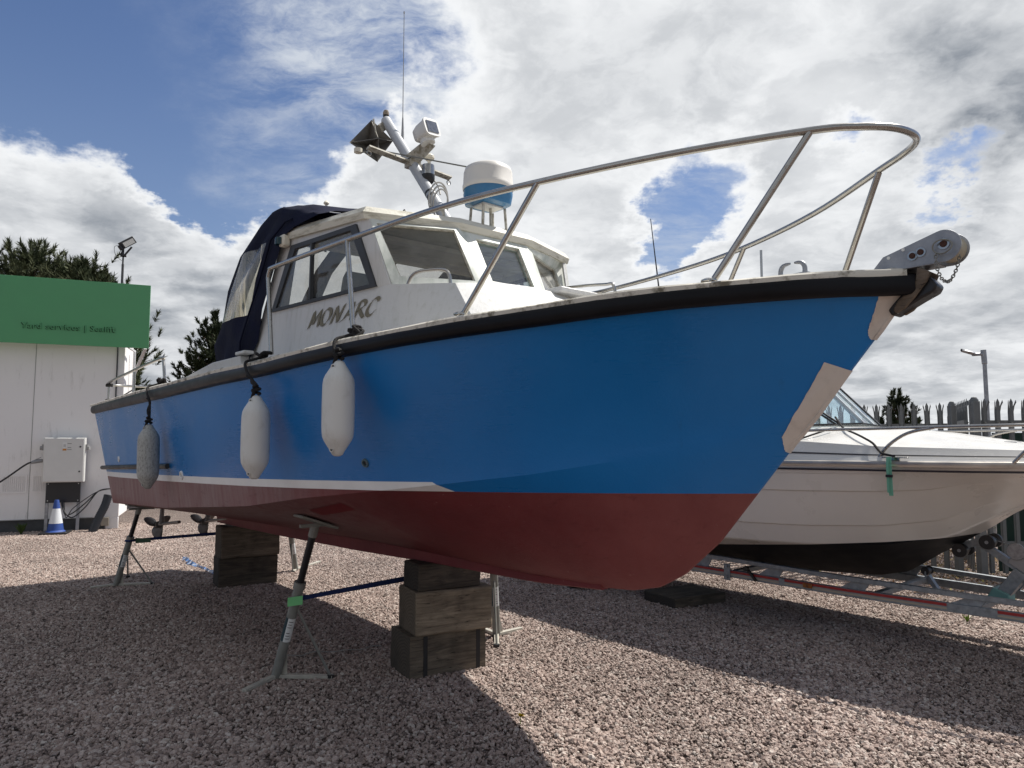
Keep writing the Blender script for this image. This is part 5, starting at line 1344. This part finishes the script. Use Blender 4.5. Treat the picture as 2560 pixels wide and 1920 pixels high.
for x0_, x1_ in ((-.03, .345), (.405, .74)):
    bm = BM(); ring_panel(bm, [BV(x0_, -.004, .645), BV(x1_, -.004, .645), BV(x1_, -.004, .955), BV(x0_, -.004, .955)], [BV(x0_+.03, -.004, .675), BV(x1_-.03, -.004, .675), BV(x1_-.03, -.004, .925), BV(x0_+.03, -.004, .925)], (0, -.008, 0))
    n = 11
    for i in range(n): box(bm, (x0_+.04+(x1_-x0_-.08)*i/(n-1), -.008, .80), (.012, .008, .25))
    part('air_vent', bm, M_WALL, bld)
bm = BM(); tube(bm, [BV(1.60, -.02, 3.3), BV(1.60, -.02, 1.0)], .012, 6); part('wall_cable', bm, M_BLACK, bld)
# floodlight on a pole above the fascia
fl = thing('floodlight', 'black floodlight on a thin pole above the green fascia', 'floodlight', FBLD, (1.64, -.2, 4.2))
bm = BM(); tube(bm, [BV(1.64, -.2, 3.9), BV(1.64, -.2, 4.62), BV(1.64, -.2, 4.63), BV(1.64, -.2, 4.93)], [.020, .020, .014, .014], 8); part('pole', bm, M_BLACK, fl)
fm = Matrix.Translation((1.70, -.24, 5.0)) @ Matrix.Rotation(R(25), 4, 'Z') @ Matrix.Rotation(R(-38), 4, 'Y')
bm = BM(); box(bm, (0, 0, 0), (.25, .12, .13)); box(bm, (-.14, 0, -.02), (.06, .08, .09)); bmesh.ops.transform(bm, matrix=fm, verts=bm.verts); hd = part('lamp_head', bm, M_BLACK, fl, bevel=.006)
bm = BM(); box(bm, (0, -.062, -.01), (.20, .006, .085)); bmesh.ops.transform(bm, matrix=fm, verts=bm.verts); part('lamp_glass', bm, pmat('dull lamp glass', (.42, .42, .40), .25), hd)
bm = BM(); bar(bm, (1.66, -.28, 4.75), (1.78, -.30, 4.92), .012, .03); bar(bm, (1.60, -.16, 4.78), (1.66, -.16, 5.02), .012, .03); box(bm, (1.645, -.22, 4.77), (.09, .08, .03)); tube(bm, spline([BV(1.58, -.2, 4.95), BV(1.50, -.2, 4.92), BV(1.52, -.2, 4.78), BV(1.62, -.2, 4.68)], 6), .004, 5); part('yoke', bm, M_BLACK, fl)

# electric cabinet on posts with its cables
cab = thing('electric_cabinet', 'pale grey electric cabinet on two posts against the white wall', 'cabinet', FBLD, (.9, -.15, 0))
M_CAB = pmat('pale grey cabinet', (.60, .60, .58), .45, var=.03)
bm = BM(); box(bm, (.90, -.14, 1.20), (.60, .22, .745)); body = part('housing', bm, M_CAB, cab, bevel=.006)
bm = BM(); box(bm, (.90, -.256, 1.20), (.575, .014, .72)); door = part('door', bm, M_CAB, cab, bevel=.004)
bm = BM()
for z in (1.42, 1.005): lathe(bm, [(0, -.006), (.014, -.006), (.014, 0)], place((1.135, -.263, z), (0, 1, 0)), 12)
parts('lock', bm, M_BLACK, door)
bm = BM(); box(bm, (.905, -.2645, 1.445), (.062, .002, .10)); part('label', bm, M_LABEL, door)
bm = BM(); box(bm, (.905, -.2645, 1.372), (.055, .002, .030)); part('warning_label', bm, pmat('orange label', (.50, .20, .02), .5), door)
bm = BM()
for z, w in ((1.475, .06), (1.405, .05), (1.372, .065)): box(bm, (.975, -.2640, z), (w, .002, .006))
for z in (1.455, 1.44, 1.425): box(bm, (.905, -.2662, z), (.035, .001, .004))
parts('print', bm, M_INK, door)
for x in (.66, 1.12):
    bm = BM(); box(bm, (x, -.10, .43), (.045, .045, .88)); part('post', bm, M_GALV, cab)
bm = BM(); box(bm, (.90, -.165, .66), (.50, .012, .35)); part('cable_cover', bm, M_BLACK, cab)
bm = BM()
for x, z in ((.68, .80), (1.12, .80), (.68, .52), (1.12, .52)): lathe(bm, [(0, -.004), (.008, -.004), (.008, 0)], place((x, -.172, z), (0, 1, 0)), 8)
parts('screw', bm, M_LABEL, cab)
bm = BM()
for x, s in ((.585, -1), (1.215, 1)): box(bm, (x, -.16, 1.41), (.035, .10, .10)); lathe(bm, [(0, -.02), (.035, -.02), (.035, .03), (0, .03)], place((x+s*.02, -.18, 1.40), (s, -.3, 0)), 10)
parts('socket', bm, pmat('clear grey plastic', (.25, .25, .25), .3), cab)
bm = BM()
for k in range(3): tube(bm, spline([BV(.88+.02*k, -.19, .52), BV(.93+.02*k, -.24, .36-.06*k), BV(1.06, -.26, .24+.07*k), BV(1.24, -.22, .40+.07*k), BV(1.42, -.18, .66), BV(1.62, -.14, .70)], 7), .010-.003*(k == 2), 7)
part('cable', bm, M_BLACK, cab)
pl = thing('power_lead', 'black power lead with grey plug running into the side of the electric cabinet', 'power lead', FBLD, (.5, -.25, 1.1))
bm = BM(); tube(bm, spline([BV(-1.2, -.5, .05), BV(-.4, -.42, .55), BV(.05, -.36, .86), BV(.36, -.30, 1.12), BV(.46, -.28, 1.17)], 8), .014, 8); part('cable', bm, M_BLACK, pl)
bm = BM(); tube(bm, [BV(.44, -.28, 1.16), BV(.50, -.25, 1.18), BV(.585, -.20, 1.19)], [.022, .035, .03], 12); bar(bm, (.50, -.27, 1.21), (.57, -.24, 1.245), .02, .01); part('plug', bm, pmat('grey plug', (.24, .24, .24), .5), pl)
hs = BM(); pts = spline([BV(1.58, -.25, .60), BV(1.54, -.28, .42), BV(1.46, -.33, .22), BV(1.38, -.38, -.02)], 16); tube(hs, pts, [.062+.008*(i % 2) for i in range(len(pts))], 14)
solo('corrugated_hose', hs, pmat('black corrugated plastic', (.016, .018, .024), .5), 'thick black corrugated hose curving down to the gravel at the wall corner', 'hose', FBLD, (1.4, -.35, 0), angle=80)
bm = BM(); box(bm, (1.52, -.02, .13), (.12, .05, .14)); solo('junction_box', bm, pmat('old beige box', (.30, .27, .22), .7), 'small old beige box low on the plinth behind the corrugated hose', 'box', FBLD, (1.5, -.02, .05), bevel=.004)
# traffic cone
cn = thing('traffic_cone', 'blue and white traffic cone standing under the electric cabinet', 'traffic cone', FW, (-7.50, 11.98, 0))
cm = Matrix.Translation((-7.50, 11.98, 0))
M_CB = pmat('cone blue', (.016, .055, .24), .6, var=.15); M_CW = pmat('cone white band', (.62, .64, .66), .5)
bm = BM(); lathe(bm, [(.15, .035), (.120, .06), (.100, .17)], cm, 24); lathe(bm, [(.055, .41), (.036, .53), (.030, .55), (0, .55)], cm, 24); part('cone', bm, M_CB, cn)
bm = BM(); lathe(bm, [(.101, .17), (.0555, .41)], cm, 24); part('white_band', bm, M_CW, cn)
bm = BM(); box(bm, (-7.50, 11.98, .018), (.40, .40, .036), Matrix.Rotation(R(20), 3, 'Z')); part('base', bm, M_BLACK, cn, bevel=.012)

# ------------------------------------------------------------------ palisade fence, gate and posts
M_PALE = pmat('galvanised palisade', (.125, .132, .135), .6, .25, var=.15, var_scale=10)
def pale_mesh(w, top):
    bm = BM()
    def strip(prof, thick):
        a = [bm.verts.new(Vector(p)) for p in prof]; b = [bm.verts.new(Vector(p)+Vector((0, thick, 0))) for p in prof]
        n = len(a); bm.faces.new(a); bm.faces.new(b[::-1])
        for i in range(n): bm.faces.new((a[i], b[i], b[(i+1) % n], a[(i+1) % n]))
    h = top
    strip([(-w*.36, 0, .06), (w*.36, 0, .06), (w*.36, 0, h-.04), (0, 0, h), (-w*.36, 0, h-.04)], .006)
    for s in (-1, 1):
        strip([(s*w*.27, .012, .06), (s*w*.62, .016, .06), (s*w*.62, .016, h-.15), (s*w*.70, .0, h-.085), (s*w*.90, -.02, h-.045), (s*w*.78, -.02, h-.018), (s*w*.50, .0, h-.075), (s*w*.27, .012, h-.12)][::s], .005)
    me = bpy.data.meshes.new('pale'); bmesh.ops.recalc_face_normals(bm, faces=bm.faces); bm.to_mesh(me); bm.free(); me.materials.append(M_PALE); return me
def fence(name, label, a, b, n, top, w, rails=True, group=None):
    a, b = Vector(a), Vector(b); d = (b-a); ang = math.atan2(d.y, d.x); Ln = d.length
    fr = Matrix.Translation(a) @ Matrix.Rotation(ang, 4, 'Z')
    th = thing(name, label, 'fence' if 'gate' not in name else 'gate', fr, (0, 0, 0), group)
    me = pale_mesh(w, top)
    for i in range(n):
        o = bpy.data.objects.new('pale', me); COL.objects.link(o); o.parent = th; o.location = (Ln*(i+.5)/n, 0, 0)
    for z in (top-.27, .38):
        bm = BM(); box(bm, (Ln/2, .030, z), (Ln, .03, .055)); part('rail', bm, M_PALE, th)
        if w > .04:
            bm = BM()
            for i in range(n): lathe(bm, [(0, -.01), (.008, -.008), (.010, 0)], place((Ln*(i+.5)/n, .0, z), (0, 1, 0)), 8)
            parts('bolt', bm, M_GALVD, th)
    return th
def post(x, y, h, r, label):
    th = thing('gate_post', label, 'post', FW, (x, y, 0), 'round topped steel gate posts')
    bm = BM(); M_ = Matrix.Translation((x, y, 0)); box(bm, (x, y, h/2-.02), (r*2, r*2, h-.04)); part('shaft', bm, M_PALE, th, bevel=.01)
    bm = BM(); lathe(bm, [(r*1.05, h-.06), (r*1.05, h-.03), (r*.6, h), (0, h+.008)], M_, 16); part('cap', bm, M_PALE, th)
fence('palisade_fence', 'grey palisade fence with splayed tops running behind the speedboat windscreen', (4.98-.83*2.9, 8.25+.45*2.9, 0), (4.98, 8.25, 0), 21, 1.955, .046)
fence('palisade_fence', 'grey palisade fence with large splayed pales, backed by dark green sheeting', (5.22, 8.06, 0), (7.5, 7.9, 0), 16, 1.985, .050)
fence('palisade_gate', 'narrow slatted steel gate seen nearly edge on between two round topped posts', (5.12, 8.08, 0), (6.0, 9.9, 0), 14, 1.99, .062)
post(4.98, 8.15, 1.955, .036, 'lower slimmer gate post at the end of the fence behind the windscreen')
post(5.14, 8.0, 1.995, .043, 'taller thicker gate post between the slatted gate and the green sheeting')
bm = BM()
for i in range(4): box(bm, (5.75+i*.62, 8.22-.05*i, .83), (.56, .02, 1.55))
solo('green_sheeting', bm, pmat('dark green sheeting', (.006, .036, .026), .6, var=.2), 'dark green sheeting fixed behind the nearer palisade fence', 'screen', FW, (6.6, 8.2, 0))
# street lamp
sl_ = thing('street_lamp', 'slim grey street lamp with a flat head, rising behind the fence', 'street lamp', FW, (7.9, 12, 0))
bm = BM(); tube(bm, [(7.93, 12, 0), (7.92, 12, 2.80), (7.92, 12, 2.81), (7.91, 12, 3.04)], [.036, .032, .042, .042], 14); part('column', bm, M_GALV, sl_)
bm = BM(); tube(bm, [(7.88, 12, 2.97), (7.72, 11.99, 2.96)], .028, 10)
rows = []
for u in np.linspace(0, 1, 8):
    w = .075*math.sin(math.pi*(.15+.8*u))**.6; x = 7.76-.22*u; z = 2.965+.065*u
    rows.append([Vector((x, 12-w, z)), Vector((x, 12-w*.5, z+.03)), Vector((x, 12+w*.5, z+.03)), Vector((x, 12+w, z)), Vector((x, 12, z-.025)), Vector((x, 12-w, z))])
grid(bm, rows); part('lamp_head', bm, M_GALV, sl_)

# ------------------------------------------------------------------ trees and plants
def leaf_mat(name, c, c2):
    def f(T, co, cc, p):
        r = T.noise(co, 1.7, 3, 0.6)
        return T.mix(T.ramp(r, .35, .65), c, c2)
    return pmat(name, c, .75, fn=f, spec=.25)
M_NEED = leaf_mat('pine needles', (.030, .045, .018), (.085, .095, .045))
M_NEEDD = leaf_mat('dark needles', (.016, .026, .012), (.045, .055, .022))
M_BARK = pmat('pine bark', (.10, .07, .05), .9, var=.3, var_scale=8)
def conifer(x, y, top, bottom_, rad, label, seed, m=M_NEED, shoots=170, needle=.17, spike=.35, group='pines standing behind the yard'):
    random.seed(seed)
    th = thing('pine_tree', label, 'tree', FW, (x, y, 0), group)
    bm = BM(); tube(bm, [(x, y, 0), (x+.05, y, top*.5), (x, y, top*.93)], [.16, .10, .02], 8)
    tips = []
    nb = max(10, shoots//9)
    for i in range(nb):
        u = (i+.5)/nb; z0 = bottom_+(top-bottom_)*u*.88; a = i*2.4+random.uniform(-.5, .5); r = rad*(1-u**1.6*.86)*random.uniform(.65, 1.1)
        b0 = Vector((x, y, z0)); e = b0+Vector((math.cos(a)*r, math.sin(a)*r, r*random.uniform(.25, .6)))
        mid = b0.lerp(e, .55)+Vector((0, 0, -.06*r)); tube(bm, [b0, mid, e], [.03, .02, .008], 5, cap=False)
        k = max(3, int(shoots/nb*(.5+r/rad)))
        for j in range(k):
            q = random.uniform(.30, 1.0); p = b0.lerp(mid, q*2) if q < .5 else mid.lerp(e, q*2-1)
            d = Vector((math.cos(a)*.6+random.uniform(-.8, .8), math.sin(a)*.6+random.uniform(-.8, .8), random.uniform(.5, 2.2))).normalized(); p = p+Vector((random.gauss(0, 1), random.gauss(0, 1), random.gauss(0, .7)))*rad*.13
            tips.append((p, d, random.uniform(.6, 1.1)*spike))
    for _ in range(5): tips.append((Vector((x+random.uniform(-.1, .1), y, top-spike*.9)), Vector((random.uniform(-.25, .25), 0, 1)).normalized(), spike*1.1))
    part('trunk', bm, M_BARK, th)
    V, Fc = [], []
    for p, d, ln in tips:
        u = d.orthogonal().normalized(); w = d.cross(u)
        for _ in range(40):
            s = random.random(); a = random.uniform(0, 6.283); o = u*math.cos(a)+w*math.sin(a)
            c = p+d*ln*s; nd_ = (d*.75+o*(.9-.45*s)).normalized()*needle*random.uniform(.7, 1.1); sd_ = nd_.cross(o+Vector((.1, .2, .3))).normalized()*.016
            i = len(V); V += [c-sd_, c+sd_, c+nd_]; Fc.append((i, i+1, i+2))
    me = bpy.data.meshes.new('crown'); me.from_pydata([tuple(v-Vector((x, y, 0))) for v in V], [], Fc); me.materials.append(m)
    o = bpy.data.objects.new('crown', me); COL.objects.link(o); o.parent = th
conifer(-12.2, 18, 6.5, 3.0, 1.7, 'tallest pine above the green fascia, with a spiky leader', 1, shoots=900)
conifer(-10.85, 18, 6.0, 3.2, 1.5, 'rounded pine above the green fascia, next to the floodlight', 2, shoots=800)
conifer(-13.9, 17.6, 5.9, 3.0, 1.4, 'very dark pine above the far end of the green fascia', 5, m=M_NEEDD, shoots=700)
conifer(-11.45, 18.9, 6.15, 3.2, 1.7, 'smaller pine set back between two taller ones above the fascia', 8, shoots=800)
conifer(-7.5, 18, 4.75, 1.8, 1.0, 'dark pine standing directly behind the canvas tent', 3, m=M_NEEDD, shoots=620, needle=.12, spike=.20)
conifer(-9.35, 17.2, 3.9, 1.0, .75, 'low pale pine seen between the building end and the stern rail', 4, shoots=850, needle=.13)
conifer(-8.6, 20.5, 3.3, 1.2, 1.0, 'low dark pine beyond the stern deck of the blue boat', 9, m=M_NEEDD, shoots=300, needle=.13)
conifer(9.65, 18, 2.78, .8, .62, 'small dark conifer rising above the palisade fence', 6, m=M_NEEDD, shoots=380, needle=.10, spike=.15)
M_LEAF = leaf_mat('hedge leaves', (.030, .045, .014), (.09, .10, .03))
def shrub(x, y, h, r, label, seed, n=900, m=None, size=.05):
    random.seed(seed); th = thing('shrub', label, 'shrub', FW, (x, y, 0), 'shrubs beyond the palisade fence')
    V, Fc = [], []
    for _ in range(n):
        a = random.uniform(0, 6.283); rr = r*math.sqrt(random.random()); z = h*(random.random()**.7)*(1-.35*(rr/r)**2)*random.uniform(.85, 1.05)
        c = Vector((math.cos(a)*rr, math.sin(a)*rr*.6, z+.03)); q = Quaternion((random.random(), random.uniform(-1, 1), random.uniform(-1, 1), random.uniform(-1, 1))).normalized()
        i = len(V); V += [c+q @ Vector(p)*size for p in ((-.5, 0, 0), (0, -.35, .1), (.6, 0, 0), (0, .35, .1))]; Fc.append((i, i+1, i+2, i+3))
    me = bpy.data.meshes.new('leaves'); me.from_pydata([tuple(v) for v in V], [], Fc); me.materials.append(m or M_LEAF); o = bpy.data.objects.new('leaves', me); COL.objects.link(o); o.parent = th
    bm = BM()
    for k in range(6): a = k*1.05; tube(bm, [(x, y, 0), (x+math.cos(a)*r*.5, y+math.sin(a)*r*.3, h*.7)], [.02, .006], 5)
    part('stem', bm, M_BARK, th)
for i, (x, y, h, r, lb) in enumerate(((2.9, 11.6, 1.62, .9, 'leafy shrub seen through the speedboat windscreen behind the palisade fence'), (4.6, 11.4, 1.72, 1.0, 'yellowish shrub behind the middle pales, below the dark conifer'), (6.2, 11.8, 1.60, 1.0, 'shrub behind the gate posts'), (8.6, 11.5, 1.66, 1.1, 'shrub beyond the dark green sheeting'))):
    shrub(x, y, h, r, lb, 20+i, 1500)
def weed(x, y, h, n, label, cat, seed, m, wd_=.012, frame=FW):
    random.seed(seed); bm = BM()
    for k in range(n):
        a = random.uniform(0, 6.283); l_ = h*random.uniform(.6, 1.1); ln = random.uniform(.15, .6)
        d = Vector((math.cos(a)*ln, math.sin(a)*ln, 1)); s = Vector((-math.sin(a), math.cos(a), 0))*wd_
        b = Vector((x, y, 0)); rows = []
        for u, w in ((0, .4), (.4, 1), (.75, .8), (1, .05)): p = b+d*l_*u-Vector((0, 0, .25*ln*l_*u*u)); rows.append([p-s*w, p+s*w])
        grid(bm, rows)
    return solo('weed' if cat == 'weed' else name_, bm, m, label, cat, frame, (x, y, 0))
M_SPROUT = pmat('fresh green leaf', (.14, .22, .025), .6)
weed(-7.98, 11.86, .20, 40, 'small green weed growing at the foot of the white wall', 'weed', 31, leaf_mat('weed leaf', (.03, .06, .015), (.06, .09, .02)), .014)
weed(3.80, 6.15, .085, 16, 'bright yellow green sprout growing in gravel beside the trailer', 'weed', 32, M_SPROUT, .008)
dn = thing('dandelion', 'single yellow dandelion flower on shaded gravel', 'flower', FW, (.045, 3.965, 0))
bm = BM(); random.seed(4)
for k in range(60):
    a = random.uniform(0, 6.283); rr = .022*random.uniform(.3, 1); c = Vector((.045, 3.965, .042)); d = Vector((math.cos(a), math.sin(a), random.uniform(.2, 1.2))).normalized(); s = Vector((-math.sin(a), math.cos(a), 0))*.0022
    grid(bm, [[c-s, c+s], [c+d*rr*1.1-s, c+d*rr*1.1+s]])
part('petals', bm, pmat('dandelion yellow', (.62, .44, .01), .6), dn, flat=True)
bm = BM(); tube(bm, [(.045, 3.965, -.01), (.045, 3.965, .042)], .0025, 6); part('stem', bm, M_SPROUT, dn)
# leaf litter and dry grass on the ground near the fence
random.seed(12); bm = BM()
for _ in range(4200):
    t_ = random.gauss(1.5, .55); v_ = random.gauss(6.8, .8); c = FB @ L(t_, v_, random.uniform(.0, .05)+.12*math.exp(-((t_-1.7)**2+(v_-7.2)**2)*2.5))
    if v_ < 4.5: continue
    a = random.uniform(0, 6.3); s = random.uniform(.012, .035); q = Quaternion((1, random.uniform(-.6, .6), random.uniform(-.6, .6), random.uniform(-2, 2))).normalized()
    vs = [bm.verts.new(c+q @ Vector(p)*s) for p in ((-.5, 0, 0), (0, -.3, .06), (.6, 0, 0), (0, .3, .06))]; bm.faces.new(vs)
def lit_fn(T, co, c, p): return T.colramp(T.noise(co, 14, 3, .6), [(.35, (.10, .05, .022)), (.5, (.24, .13, .06)), (.62, (.30, .26, .08)), (.75, (.12, .15, .04))])
solo('leaf_litter', bm, pmat('dry leaves', (.2, .12, .06), .8, fn=lit_fn), 'brown and yellowish leaf litter on the ground below the palisade fence', 'leaf litter', kind='stuff', flat=True)
